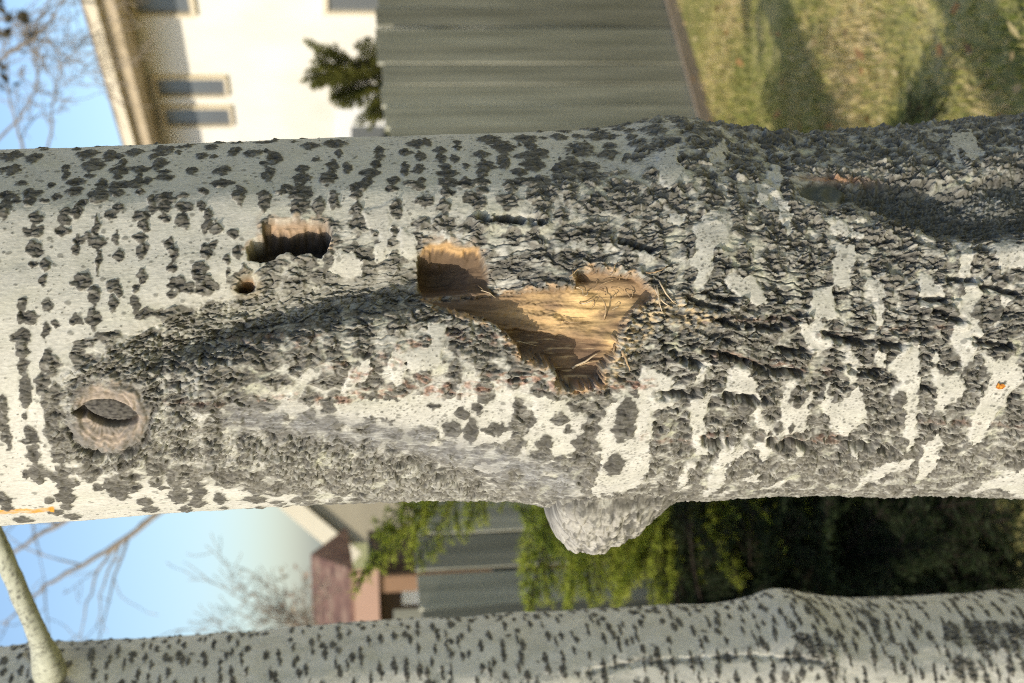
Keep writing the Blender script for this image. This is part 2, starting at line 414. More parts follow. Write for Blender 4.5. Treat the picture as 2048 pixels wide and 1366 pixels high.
# lenticels read off the photograph: (crop origin x, y, crop scale, [(cx, cy, rx, ry) ...])
LENT = [
 (0, 270, 2.926, [(70,110,70,35),(200,120,60,40),(75,195,45,30),(510,100,60,35),(640,110,50,40),(545,170,55,50),(700,200,50,35),(720,150,30,25),(785,90,50,28),(960,75,60,45),(940,150,45,30),(1060,60,30,15),(1240,60,40,25),(1180,110,45,28),(820,195,50,28),(820,240,25,25),(965,250,50,30),(960,210,40,20),(1120,200,35,28),(1365,90,35,28),(1480,100,48,30),(1605,130,40,40),(1300,205,48,30),(1300,300,55,38),(1570,230,38,50),(1540,35,50,15),(1815,55,55,25),(1960,40,75,30),(1985,100,25,25),(1845,130,30,18),(1770,195,40,25),(1770,260,55,45),(1760,360,60,60),(1755,430,50,35),(1945,180,30,45),(2030,190,30,45),(1920,270,60,40),(1950,385,32,35),(1865,430,28,40),(1550,400,35,60),(1680,330,40,25),(1645,355,30,18),(1400,370,40,50),(450,280,50,30),(440,345,45,30),(600,300,28,40),(585,375,48,45),(715,300,55,25),(690,355,38,30),(800,290,50,30),(185,355,50,30),(180,400,35,35),(50,370,45,25),(30,450,45,50),(385,230,25,25),(970,390,60,38),(960,445,40,22),(965,495,30,25),(1075,440,55,25),(1070,510,40,35),(220,500,40,30),(195,570,50,25),(200,670,50,35),(390,465,40,25),(375,510,35,25),(365,570,38,25),(565,630,50,25),(680,600,28,22),(440,675,30,22),(830,490,50,25),(840,540,30,30),(820,600,45,25),(830,670,30,45),(1225,485,25,30),(1265,550,40,28),(1010,660,35,30),(1010,710,25,25),(1005,770,28,30),(1010,870,28,35),(1005,925,25,20),(1210,690,25,30),(1170,790,50,40),(1325,725,25,25),(475,850,45,40),(660,880,35,35),(795,890,25,25),(545,940,40,50),(660,990,25,40),(790,990,35,40),(440,1085,30,35),(545,1080,40,50),(190,755,30,18),(170,1070,45,45),(120,1190,45,50),(1175,900,40,35),(1110,895,30,25),(300,300,28,18),(460,440,20,14),(690,450,30,22),(265,410,22,14),(1330,800,18,14),(565,560,14,80),(575,720,14,80)]),
 (550, 0, 2.906, [(605,860,28,25),(605,900,25,25),(585,950,35,35),(555,1015,50,35),(535,1075,35,35),(470,1110,45,30),(820,825,50,30),(885,815,28,35),(760,875,40,25),(840,900,35,28),(960,865,45,25),(965,910,35,30),(1040,920,35,28),(1060,815,22,18),(1060,850,25,20),(755,955,22,25),(755,1005,32,28),(835,980,28,30),(690,1070,40,25),(675,1120,38,25),(800,1090,50,22),(990,975,40,25),(1000,1020,65,28),(1000,1080,50,35),(1000,1140,50,25),(1110,965,20,18),(1225,965,50,35),(1200,1020,32,30),(1110,1085,50,35),(1205,1080,40,25),(1200,1125,40,28),(1200,890,48,25),(1245,800,75,40),(1330,845,60,50),(1330,940,45,50),(1455,795,75,28),(1490,840,40,35),(1480,905,110,28),(1550,880,40,20),(1500,960,60,50),(1420,1010,45,25),(1420,1075,60,20),(1550,1060,60,30),(1650,785,60,25),(1770,860,80,50),(1720,960,60,50),(1670,1060,70,45),(1830,1040,60,55),(1590,1130,70,55),(1860,785,55,30),(1940,785,40,20)]),
 (0, 640, 3.252, [(140,100,50,30),(140,200,45,60),(150,290,50,40),(160,460,45,90),(275,420,40,60),(290,520,25,50),(310,650,35,50),(335,740,40,50),(15,560,35,50),(15,680,45,60),(40,770,35,60),(200,750,40,40),(200,790,70,15),(220,880,50,60),(240,1000,65,50),(260,1050,40,25),(380,870,50,70),(380,1020,50,40),(410,1100,45,60),(430,1160,60,40),(320,1180,35,22),(435,1220,35,25),(360,1255,45,25),(470,1290,60,30),(20,1180,40,60),(40,1230,50,30),(155,1310,65,30),(740,1090,70,80),(800,1150,50,35),(860,1090,70,35),(940,1190,55,35),(970,1240,60,35),(1140,1050,50,50),(1160,1150,60,60),(1290,1130,65,50),(1280,1200,60,40),(1210,1240,50,25),(1430,1180,45,40),(1500,1060,45,40),(1670,1090,80,60),(1660,1180,80,35),(1870,1100,60,50),(1930,1190,50,25),(360,280,25,50),(160,625,20,20)]),
 (600, 640, 2.846, [(1580,480,60,40),(1480,560,55,35),(1525,620,28,20),(1680,520,60,60),(1660,620,55,60),(1620,700,60,50),(1600,790,70,60),(1860,540,60,70),(1840,620,70,60),(1390,700,50,50),(1370,770,60,40),(1240,480,40,50),(1250,580,60,70),(1290,560,60,50),(1230,690,60,50),(1150,735,40,25),(1060,715,22,20),(1110,610,60,35),(970,620,45,55),(860,610,60,50),(1010,490,35,35),(1790,830,55,60),(920,525,40,30),(760,480,45,18),(690,600,25,15),(1050,410,50,40),(1640,740,60,40)]),
 (1250, 600, 2.566, [(460,420,65,55),(1100,460,55,55),(890,490,45,45),(1250,500,30,30),(1250,380,60,60),(1660,330,65,60),(1545,460,45,45),(1550,540,45,40),(1810,450,65,60),(1800,380,70,60),(1550,290,35,60),(790,660,30,25),(855,660,22,25),(450,540,20,15),(1940,250,70,45),(1860,60,70,70),(1640,80,70,60),(1950,170,70,45),(620,560,40,50),(1410,520,40,40),(1110,790,50,50),(1580,650,60,60)]),
]
# pale windows left between the merged dark bark: polygons in the same crops
PALE = [
 (1250, 600, 2.566, [
  [(100,350),(240,400),(240,540),(140,560),(130,680),(60,720),(10,720),(60,600),(60,450)],
  [(410,290),(430,330),(400,430),(350,420),(360,380)],
  [(345,510),(430,490),(410,620),(400,700),(420,790),(370,800),(340,680),(335,570)],
  [(545,350),(610,320),(660,400),(690,520),(700,620),(750,660),(720,690),(660,590),(600,610),(580,490),(520,490),(400,505),(410,470),(530,450)],
  [(830,420),(860,420),(880,540),(960,470),(940,560),(930,640),(910,670),(760,690),(800,610),(810,520)],
  [(1060,390),(1040,470),(1110,520),(1200,440),(1230,530),(1240,570),(1190,640),(1130,700),(1060,650),(1030,580),(1030,470)],
  [(1160,270),(1190,300),(1190,400),(1150,430),(1130,370)],
  [(1290,250),(1330,280),(1330,340),(1280,330)],
  [(1440,220),(1510,230),(1510,370),(1500,560),(1500,700),(1450,770),(1430,640),(1440,560),(1370,500),(1420,420),(1350,340)],
  [(1590,230),(1610,350),(1720,390),(1750,500),(1640,540),(1630,620),(1580,600),(1590,480),(1580,380)],
  [(1700,0),(1810,0),(1840,130),(1800,220),(1780,330),(1740,390),(1720,300),(1680,180)],
  [(1830,290),(2000,290),(2040,400),(1960,500),(1900,600),(1820,720),(1760,760),(1800,560),(1860,430)],
  [(1550,720),(1610,680),(1620,780),(1580,880),(1500,920),(1510,830)],
  [(490,740),(560,730),(610,770),(520,850),(470,870)],
  [(660,740),(740,720),(740,800),(700,830)],
  [(1350,830),(1480,820),(1470,850),(1380,880),(1250,930),(1190,960),(1220,920)],
  [(930,150),(1020,130),(1060,240),(1010,260),(970,270),(920,200)],
  [(950,0),(1080,0),(1080,90),(960,90)],
  [(0,730),(90,740),(120,850),(70,920),(0,930)],
  [(340,840),(310,960),(270,970),(290,900)],
  [(490,860),(520,900),(480,980),(420,1000),(440,900)],
  [(870,740),(910,730),(900,790),(870,790)],
  [(1140,700),(1180,720),(1190,800),(1160,780)],
  [(2000,870),(2048,870),(2048,1010),(1900,960),(1800,980),(1830,950)],
  [(620,900),(690,890),(680,930),(630,940)],
  [(700,960),(820,930),(800,950),(720,980)],
  [(1280,20),(1330,40),(1330,110),(1300,110)],
 ]),
 (600, 640, 2.846, [
  [(200,470),(560,440),(800,440),(980,420),(1210,380),(1240,460),(1220,560),(1200,650),(1130,680),(900,690),(800,650),(780,590),(560,560),(400,530),(250,520)],
  [(1330,420),(1480,440),(1600,500),(1640,600),(1600,700),(1560,780),(1450,760),(1380,680),(1280,740),(1230,700),(1300,620),(1340,560)],
  [(1700,560),(1760,500),(1860,450),(1990,420),(1990,640),(1980,850),(1930,920),(1760,980),(1650,990),(1700,870),(1720,760),(1660,740)],
  [(730,20),(830,30),(800,200),(760,260),(620,260),(600,180),(740,130)],
  [(540,120),(600,170),(590,330),(540,360),(500,270)],
  [(400,260),(360,330),(300,370),(240,390),(290,270),(380,210)],
  [(1490,60),(1520,10),(1480,120)],
  [(1000,830),(1180,800),(1120,850),(1010,860)],
 ]),
 (1300, 220, 2.738, [
  [(60,240),(140,220),(150,320),(220,390),(140,430),(60,440),(30,340)],
  [(240,760),(350,740),(330,880),(290,980),(250,970),(260,880),(210,830)],
  [(430,900),(560,920),(620,980),(640,1050),(560,1060),(460,990),(420,930)],
  [(680,280),(720,340),(700,440),(740,520),(780,580),(760,680),(700,560),(600,520),(590,420),(640,390)],
  [(1020,750),(1120,740),(1130,830),(1090,920),(1110,960),(1000,970),(1010,850)],
  [(890,1000),(1000,960),(1020,1120),(980,1150),(870,1110)],
  [(1180,920),(1270,950),(1290,1140),(1260,1140),(1230,1020),(1180,960)],
  [(1480,880),(1550,930),(1620,1020),(1540,1090),(1480,1080),(1460,980)],
  [(1700,720),(1760,740),(1740,880),(1820,1010),(1790,1130),(1830,1230),(1760,1300),(1680,1240),(1700,1160),(1710,1000),(1690,860)],
  [(1880,740),(2048,740),(2048,850),(1950,860),(1890,960),(1960,1040),(1930,1130),(1880,1190),(1870,1100),(1920,1080),(1870,980),(1920,880)],
  [(1640,140),(1750,120),(1800,180),(1820,260),(1760,290),(1700,210),(1690,310),(1650,240)],
  [(330,560),(430,560),(440,700),(370,760),(240,740),(250,640)],
  [(820,1170),(960,1160),(980,1314),(880,1314),(830,1240)],
  [(110,570),(180,580),(160,620),(100,610)],
  [(300,260),(400,170),(420,260),(350,300)],
  [(940,590),(1020,600),(1120,660),(1160,700),(1080,700),(960,640)],
 ]),
 (400, 380, 3.413, [
  [(1110,170),(1220,130),(1290,120),(1300,220),(1280,440),(1220,460),(1220,280),(1130,240)],
  [(1360,250),(1480,330),(1490,420),(1400,430),(1370,330)],
  [(1650,270),(1720,320),(1700,340),(1650,330)],
  [(900,430),(1030,430),(1130,480),(1110,560),(980,570),(890,530)],
 ]),
]
# dark bark folded round the branch scar and along the wounds
FAN = [(130,745),(165,712),(235,682),(300,650),(400,600),(470,585),(640,560),(830,560),(860,600),(720,640),(540,680),(480,720),(420,760),(400,860),(560,860),(760,890),(1000,985),(1040,1010),(850,1010),(600,985),(520,950),(450,945),(320,925),(215,950),(185,935),(150,920),(117,855),(122,800)]
def crop_px(o, pts): return [(o[0]+x/o[2], o[1]+y/o[2]) for x, y in pts]
HOLE1 = [(528,445),(600,442),(652,449),(663,464),(657,498),(641,511),(612,503),(592,511),(572,500),(548,515),(520,523),(497,520),(492,494),(506,479),(524,470)]
HOLE2 = [(470,575),(480,556),(492,549),(506,552),(514,566),(512,578),(492,583),(476,581)]
HOLE3 = [(838,500),(846,486),(866,480),(892,478),(925,486),(958,492),(972,512),(978,540),(984,566),(990,585),(955,592),(915,590),(870,590),(845,596),(838,560)]
WOOD = [(850,598),(915,592),(985,584),(1020,580),(1090,574),(1150,572),(1156,540),(1190,534),(1230,545),(1272,546),(1290,564),(1310,590),(1300,602),(1275,612),(1250,640),(1240,668),(1236,700),(1225,716),(1206,738),(1205,768),(1150,776),(1108,764),(1108,736),(1082,722),(1040,712),(1030,690),(1004,662),(968,640),(920,624),(868,610)]
BURL_C = (1205, 1016)

def build_main_trunk():
    zt = (CAM + ray(-150, 683)*(YC/ray(-150, 683)[1]))[2]; zb = (CAM + ray(2230, 683)*(YC/ray(2230, 683)[1]))[2]
    zs = np.concatenate([np.linspace(4.2, zt, 130)[:-1], np.linspace(zt, zb, 1290), np.linspace(zb, -0.05, 90)[1:]])
    zt_ = np.linspace(-0.05, 4.2, 1200)
    Xt, Rt = trunk_axis(TOP, BOT, YC, zt_)
    # beyond the frame: straight on, tapering up and flaring at the root
    lo = zb+0.02; hi = zt-0.02
    Rlo, Rhi = np.interp([lo, hi], zt_, Rt); Xlo, Xhi = np.interp([lo, hi], zt_, Xt)
    Rt = np.where(zt_ < lo, Rlo*(1+0.10*(lo-zt_)+0.25*np.exp(-zt_/0.15)), np.where(zt_ > hi, Rhi*(1-0.075*(zt_-hi)), Rt))
    Xt = np.where(zt_ < lo, Xlo+(lo-zt_)*0.01, np.where(zt_ > hi, Xhi-(zt_-hi)*0.01, Xt))
    Rt = smooth1(Rt, 9); Xt = smooth1(Xt, 9)
    Xc = np.interp(zs, zt_, Xt); Rr = np.interp(zs, zt_, Rt)
    ph = front_grid(720, 70)
    Z, PH = np.meshgrid(zs, ph, indexing='ij')
    RR = np.repeat((Rr - 4*UPX)[:, None], len(ph), 1); XC = np.repeat(Xc[:, None], len(ph), 1)
    nrm = np.stack([np.sin(PH), -np.cos(PH), np.zeros_like(PH)], -1)
    P0 = np.stack([XC, np.full_like(XC, YC), Z], -1) + nrm*RR[..., None]
    pxy = project(P0.reshape(-1, 3)); px = pxy[0].reshape(Z.shape).astype(np.float32); py = pxy[1].reshape(Z.shape).astype(np.float32)
    PHs = np.where(PH > np.pi, PH-2*np.pi, PH)
    back = np.abs(PHs) > R_(96)
    px[back] = -9000
    Rm = 0.160/UPX
    x = ((1.9-Z)/UPX).astype(np.float32); a = (PHs*Rm).astype(np.float32)
    rows = (x[:, 0], (ph*Rm)[:721])
    # ---- how far the bark has darkened
    xs = [0,200,400,600,800,1000,1200,1400,1600,1800,2048]
    ys = [260,330,400,460,520,580,640,700,760,820,880,940,1000,1050]
    tab = [[0,0,0,0,0,0,.35,.6,.9,.8,.8],[0,0,0,0,0,.0,.4,.7,.7,.8,.6],[0,0,0,.1,.2,.35,.7,.6,.65,.9,.65],[0,0,0,.55,.5,.65,.7,.55,.6,.8,.8],
           [0,0,.1,.6,.55,.75,.8,.75,.72,.72,.7],[0,0,.3,.9,.75,.75,.8,.78,.75,.72,.7],[0,.1,.8,.9,.8,.8,.85,.82,.8,.76,.75],[0,.5,.9,.62,.65,.78,.85,.88,.82,.8,.78],
           [0,.8,.8,.58,.58,.62,.7,.88,.88,.88,.82],[0,.8,.7,.4,.4,.4,.5,.85,.85,.85,.8],[0,.8,.75,.8,.6,.5,.6,.85,.85,.8,.8],[0,.5,.7,.8,.8,.7,.7,.8,.8,.85,.8],
           [0,0,.0,.4,.8,.8,.8,.7,.7,.8,.7],[0,0,0,.3,.8,.8,.8,.7,.6,.7,.7]]
    b = bilerp_table(px, py, xs, ys, tab)
    b = np.where(back, 0.45, b)
    wob = 7*perlin(x/22, a/22, 301) + 4*perlin(x/9, a/9, 302)
    fan = poly_in(px, py, FAN) + wob
    b = np.maximum(b, (0.74+0.25*perlin(px/60, py/40, 303))*sstep(-6, 16, fan))
    palem = np.zeros_like(b)
    for ox, oy, sc, polys in PALE:
        for p in polys:
            palem = np.maximum(palem, sstep(-5, 7, poly_in(px, py, crop_px((ox, oy, sc), p), 30) + wob*0.9 + 2.5))
    b = b*(1-palem)
    b = np.where((px < 640) & (px > -400) & (py < 650), np.maximum(b, 0.07), b)
    hand = []; rs_l = np.random.RandomState(17)
    for ox, oy, sc, L in LENT:
        for cx, cy, rx, ry in L:
            X, Y = ox+cx/sc, oy+cy/sc
            z, p = pix_to_surf(X, Y, zt_, Xt, Rt, YC)
            fs = max(0.28, math.cos(p))
            hand.append(((1.9-z)/UPX, p*Rm, rx/sc*0.98*rs_l.uniform(.85,1.2), ry/sc/fs*1.14*rs_l.uniform(.85,1.2)))
    h, c, K = bark_surface(x, a, b, hand, 60, 36, seed=3, rows=rows, rough_gain=1.0+0.5*sstep(1150, 1400, px), pits=palem, calm=1-0.55*sstep(R_(52), R_(80), -PHs))
    print('bark', round(time.time()-T0, 1))
    en, r1, r2, r3 = K['en'], K['r1'], K['r2'], K['r3']
    # pale windows stand proud and clean-edged
    h += palem*2.5
    c = c*(1-palem*(0.10+0.10*perlin(x/30, a/24, 304))*sstep(560, 900, px))[..., None]
    # granular dark bark of the fan
    fm = sstep(-6, 20, fan)
    wq = plates((x+wob*1.2)/19, (a+wob)/11, 77); wr = (wq[3], None, wq[1])
    crumb = np.clip(wq[0]*2.6, 0, 1)
    h += fm*(4*crumb + 5*(wq[1]-0.5) + 5*wq[2] - 3)
    c = mix(c, (0.34, 0.325, 0.275), fm*sstep(0.35, 0.9, wr[2]+0.3*wq[2])*crumb*0.6)
    c = mix(c, (0.04, 0.04, 0.036), fm*(1-sstep(0.05, 0.35, crumb))*0.7)
    # ---- folds and swellings
    d, s = line_d(px, py, [(250,725),(400,690),(520,655),(640,622),(760,600),(850,588),(980,612)], 260)
    w = np.where(s > 0, 21, 80)
    h -= 58*np.exp(-(d/w)**2)*sstep(200, 480, px)
    lit_ = np.exp(-((d-42)/30)**2)*(s < 0)*sstep(330, 480, px)*sstep(860, 800, px)  # sunlit face above the fold, lightened in the colour
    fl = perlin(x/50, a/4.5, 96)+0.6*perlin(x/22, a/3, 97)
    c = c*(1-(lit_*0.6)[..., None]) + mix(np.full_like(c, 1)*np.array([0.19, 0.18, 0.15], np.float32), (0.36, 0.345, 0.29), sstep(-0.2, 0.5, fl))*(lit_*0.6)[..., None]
    h += lit_*1.5*fl
    d2, s2 = line_d(px, py, [(430,760),(560,735),(760,712),(960,735),(1080,760)], 260)
    h += 24*np.exp(-(d2/70)**2)
    d3, s3 = line_d(px, py, [(300,905),(420,872),(560,866),(700,885),(800,912),(920,958),(1040,995)], 200)
    h -= 13*np.exp(-(d3/22)**2)*(0.6+0.4*perlin(px/60, py/60, 91))
    d4, s4 = line_d(px, py, [(400,800),(700,830),(950,870),(1100,930)], 220)
    h += 9*np.exp(-(d4/40)**2)
    d5, s5 = line_d(px, py, [(480,830),(650,850),(850,880),(1000,925),(1130,965)], 200)
    band = np.exp(-(d5/34)**2)*sstep(0.0, 0.5, 0.75+perlin(px/50, py/30, 92))
    fine = perlin(x/60, a/4, 93)*0.6+perlin(x/25, a/2.4, 94)*0.5
    gb = mix(np.full_like(c, 1)*np.array([0.155, 0.15, 0.145], np.float32), (0.36, 0.355, 0.335), sstep(0.0, 0.6, fine+0.3*perlin(px/90, py/40, 95)))
    c = c*(1-(band*0.7)[..., None]) + gb*(band*0.7)[..., None]
    h = h*(1-0.35*band) + band*1.6*fine
    h += 15*np.exp(-((a-0.64*Rm)/(0.17*Rm))**2)*sstep(1500, 1100, px)*(~back)
    # swelling round the branch scar and the collar behind it
    h += 20*np.exp(-(((px-225)/130)**2 + ((py-820)/120)**2))
    # ridges of old bark standing out at the upper edge
    h += 10*np.exp(-(((px-1345)/75)**2 + ((py-300)/90)**2))
    # ---- dark healed wound low on the trunk
    WOUND = [(1600,378),(1660,366),(1760,352),(1850,362),(1930,372),(1985,352),(2060,330),(2120,330),(2120,480),(2040,474),(1960,488),(1880,482),(1800,452),(1720,420),(1640,402)]
    wd = poly_in(px, py, WOUND, 80) + wob*0.8
    wm = sstep(-6, 32, wd)
    h += 9*np.exp(-((wd+26)/20)**2)
    h = h*(1-0.65*wm) - (24+6*sstep(1700, 1800, px))*wm + wm*3.5*ridged(px/26, py/8, 120, 2)
    h += 15*np.exp(-(((px-1990)/60)**2 + ((py-405)/34)**2))*wm
    h += wm*(7*ridged(px/34, py/11, 126, 2)+3*r3-4)
    wc = mix(np.full_like(c, 1)*np.array([0.050, 0.050, 0.043], np.float32), (0.20, 0.20, 0.175), sstep(0.2, 1.0, ridged(px/9, py/7, 121, 2)+0.1*r3)*0.55)
    wc = mix(wc, (0.33, 0.33, 0.30), np.exp(-(((px-1985)/55)**2+((py-395)/28)**2))*0.8*sstep(-0.2, 0.5, perlin(px/5, py/16, 122)))
    c = c*(1-(wm*0.93)[..., None]) + wc*(wm*0.93)[..., None]
    # lens-shaped little scar at its upper end
    ld = 1-((px-1645)/48)**2-((py-386)/19)**2
    lm = sstep(-0.1, 0.3, ld)
    h = h*(1-lm) + lm*(-6 + 4*np.sin((px-1645)*0.16+np.cos((py-386)*0.1)*2.0)*np.clip(ld, 0, 1))
    c = mix(c, (0.085, 0.09, 0.072), lm*0.9)
    c = mix(c, (0.42, 0.22, 0.12), np.exp(-(((px-1665)/60)**2+((py-361)/4.5)**2))*0.8)
    # flowing bark lines round the wound
    for pts, dep in (([(1450,270),(1560,290),(1680,335),(1790,350)], 8), ([(1480,300),(1600,330),(1740,352)], 7), ([(1500,470),(1640,430),(1740,455),(1880,500),(1980,500)], 6),
                     ([(1420,430),(1520,410),(1600,400)], 7), ([(1380,320),(1470,330),(1560,370)], 8)):
        dd, ss = line_d(px, py, pts, 60)
        dd = dd + 7*perlin(px/24, py/16, 123) + 3*r3; brk = sstep(-0.25, 0.3, perlin(px/45, py/45, 124))
        h += brk*(-dep*0.8*np.exp(-(dd/6)**2) + dep*0.5*np.exp(-((dd-13)/7)**2))
    # ---- long fissures with crumbly red inner bark
    RED = [([(430,686),(480,680),(560,672)], .6), ([(590,688),(640,672)], .5), ([(640,794),(700,790),(780,776),(800,780)], .9), ([(860,776),(940,768),(1000,752),(1060,752),(1105,758)], 1.3), ([(800,690),(850,682)], .9), ([(745,705),(795,722)], .8),
           ([(815,762),(850,752)], 1.0), ([(900,668),(950,673),(1010,680)], .8), ([(1130,768),(1200,772),(1300,766)], 1.0), ([(520,790),(590,783)], .6), ([(640,730),(690,722)], .6), ([(705,745),(735,740)], 1.0), ([(330,805),(400,800),(460,798)], .4),
           ([(1400,640),(1520,636),(1600,640)], .5), ([(1410,705),(1480,712),(1600,737),(1660,742)], .6), ([(1640,668),(1760,662),(1900,655)], .5), ([(1405,872),(1450,875)], .7), ([(1530,872),(1620,876),(1690,880)], .7), ([(1280,870),(1380,885)], .5), ([(1840,845),(2048,850)], .4)]
    redm = np.zeros_like(b); gap = np.zeros_like(b)
    for pts, s_ in RED:
        dd, ss = line_d(px, py, pts, 60)
        dd = np.abs(dd + 4*perlin(px/14, py/14, 131))
        redm = np.maximum(redm, s_*np.exp(-((dd-4*s_)/(5.5*s_+2))**2)*sstep(-0.35, 0.25, perlin(px/16, py/9, 132)+0.1))
        gap = np.maximum(gap, np.exp(-((dd*1.0+5*(ss > 0))/5)**2)*s_)
    redm = np.clip(redm, 0, 1)
    h += redm*(2+3*perlin(px/6, py/5, 133)) - 5*np.clip(gap, 0, 1)*sstep(-0.3, 0.2, perlin(px/22, py/22, 135))
    rc = mix(np.full_like(c, 1)*np.array([0.19, 0.095, 0.062], np.float32), (0.44, 0.27, 0.19), sstep(-0.1, 0.6, perlin(px/6, py/5, 134)))
    redm = redm*sstep(-0.30, 0.25, perlin(px/28, py/12, 136))
    c = c*(1-(redm*0.72)[..., None]) + rc*(redm*0.72)[..., None]
    FIS = [[(1440,640),(1490,655),(1560,652)],[(1330,690),(1370,720),(1400,730)],[(1410,700),(1450,712),(1520,735),(1600,745)],[(1650,668),(1700,680),(1800,690)],[(1540,640),(1600,635)],[(1380,600),(1440,618)],[(1870,620),(1920,640)],[(1950,680),(2020,690)],
           [(1410,880),(1455,885)],[(1540,880),(1620,890)],[(1320,790),(1390,785)],[(1700,890),(1790,900)],[(1560,700),(1610,700)],[(1960,570),(2040,590)],[(960,438),(1080,446)],[(1450,790),(1530,800)],[(1900,560),(1950,560)],[(1480,250),(1560,262)],[(1230,480),(1300,500)],[(1840,600),(1900,600)],[(1700,735),(1760,745)],[(1420,590),(1470,600)]]
    for pts in FIS:
        dd, ss = line_d(px, py, pts, 50)
        dd = dd + 3*perlin(px/12, py/12, 141)
        t = np.exp(-(dd/6.5)**2)
        t = t*sstep(-0.35, 0.15, perlin(px/18, py/14, 142)+0.12)
        h -= 21*t; h += 7*np.exp(-((dd-13)/9)**2)*np.where(ss > 0, 1, 0.25)
        c = mix(c, (0.05, 0.047, 0.042), np.clip(t, 0, 1)*0.8)
    # ---- burl on the side
    z0, p0 = pix_to_surf(BURL_C[0], BURL_C[1]-6, zt_, Xt, Rt, YC)
    bx = (x-(1.9-z0)/UPX-12); ba = (a+0.5*np.pi*Rm*0.965)
    along = np.where(bx < 0, np.clip(1-(np.abs(bx)/(118-0.0*bx))**3.2, 0, 1)**0.5, np.clip(1-(bx/165), 0, 1)**1.1*(1+0.7*np.clip(bx/165, 0, 1)))
    around = np.clip(1-(np.abs(ba)/135)**2.4, 0, 1)**0.9
    burl = along*around*(1+0.16*perlin(x/42, a/40, 156)+0.05*perlin(x/16, a/15, 157))
    h = h*(1-0.1*np.clip(burl, 0, 1)) + 104*burl
    bc = mix(np.full_like(c, 1)*np.array([0.43, 0.40, 0.34], np.float32), (0.13, 0.122, 0.105), sstep(-0.05, 0.3, 0.8*perlin(x/17, a/9, 151)+0.25*r3+0.4*perlin(x/50, a/40, 152)+0.003*bx))
    bm_ = sstep(0.05, 0.4, burl)*0.7
    c = c*(1-bm_[..., None]) + bc*bm_[..., None]
    bq = plates((x+6*perlin(x/20, a/20, 158))/24, (a+5*perlin(x/20, a/20, 159))/17, 160)
    bck = 1-sstep(0.02, 0.2, bq[0])
    c = mix(c, (0.05, 0.047, 0.04), bck*bm_*0.8)
    h += bm_*(2.5*(bq[1]-0.5)+3*bq[2]-3*bck)
    h += bm_*(5.0*np.sin(bx*0.11+2.5*perlin(x/60, a/50, 155))*sstep(0.1, 0.6, burl)*0.5+3.0*perlin(x/18, a/10, 153)+9.0*perlin(x/48, a/40, 154))
    # ---- woodpecker holes and bared wood
    wood = np.zeros_like(b); reg = np.zeros(b.shape, np.int8)
    grain = perlin(px/70, py/5, 161)*0.6 + perlin(px/30, py/2.6, 162)*0.4
    jag = 4*perlin(px/9, py/7, 163) + 3*perlin(px/4.5, py/4.5, 164)
    wdp = poly_in(px, py, WOOD, 50)
    wj = wdp + jag
    wdm = sstep(-1, 7, wj)
    lim_ = sstep(3, 60, wdp)
    jag0 = 6*perlin(px/24, py/18, 196) + 3*perlin(px/11, py/9, 197)
    lob = sstep(0, 10, (py-668)-0.14*(px-1110)+jag0)*sstep(1000, 1050, px)*sstep(1236, 1214, px+jag0)
    steps = 17 + 26*sstep(1180, 960, px+3*jag) + 22*lob + 9*lim_ + 1.5*grain + 6*perlin(px/60, py/16, 170)
    lip, ls = line_d(px, py, [(1110,630),(1125,655),(1165,662),(1205,668),(1240,690)], 70)
    steps -= 6*np.exp(-((lip+jag0)/11)**2)
    hw_ = -steps
    h = h*(1-wdm) + hw_*wdm
    gl = perlin(px/150, py/16, 165)
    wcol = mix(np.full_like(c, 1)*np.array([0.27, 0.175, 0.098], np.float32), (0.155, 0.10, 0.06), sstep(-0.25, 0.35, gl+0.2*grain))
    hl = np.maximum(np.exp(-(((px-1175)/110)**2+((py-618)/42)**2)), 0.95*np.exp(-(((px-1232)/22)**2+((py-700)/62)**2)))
    wcol = mix(wcol, (0.68, 0.46, 0.21), np.clip(hl*(0.95+1.0*perlin(px/60, py/20, 166)), 0, 0.85))  # painted highlight: wood lightened where the sun strikes it
    wcol = mix(wcol, (0.13, 0.085, 0.055), np.clip(0.75*sstep(1040, 900, px+40*gl)+0.75*lob*(0.8+0.5*perlin(px/50, py/7, 175))+0.3*perlin(px/40, py/40, 167), 0, 0.88))  # left end and lower lobe darkened, shade painted into the wood
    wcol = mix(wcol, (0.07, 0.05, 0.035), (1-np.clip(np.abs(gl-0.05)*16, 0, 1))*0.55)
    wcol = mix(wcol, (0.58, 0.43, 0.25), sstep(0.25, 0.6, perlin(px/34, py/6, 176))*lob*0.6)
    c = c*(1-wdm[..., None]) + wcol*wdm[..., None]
    rim = np.exp(-((wj+3)/6)**2)*(1-wdm)
    h += 5*np.exp(-((wj+6)/7)**2)*(1-wdm)*(1+perlin(px/15, py/15, 177))
    c = mix(c, (0.50, 0.33, 0.18), rim*0.75*sstep(-0.3, 0.3, perlin(px/25, py/25, 168)))
    reg[wj > 1] = 4
    # pale torn fibres spreading to the right of the wound
    FR = [(1250,650),(1300,600),(1330,585),(1400,610),(1440,640),(1390,655),(1320,640),(1270,700),(1230,760),(1215,740)]
    fd = sstep(-18, 15, poly_in(px, py, FR, 60)+wob*1.5)*(1-wdm)
    c = mix(c, (0.50, 0.38, 0.22), fd*sstep(-0.15, 0.5, perlin(px/12, py/7, 171))*0.9)
    h += fd*(3+5*perlin(px/14, py/6, 172))
    jag2 = 3.5*perlin(px/26, py/22, 174) + 2.0*perlin(px/11, py/9, 178)
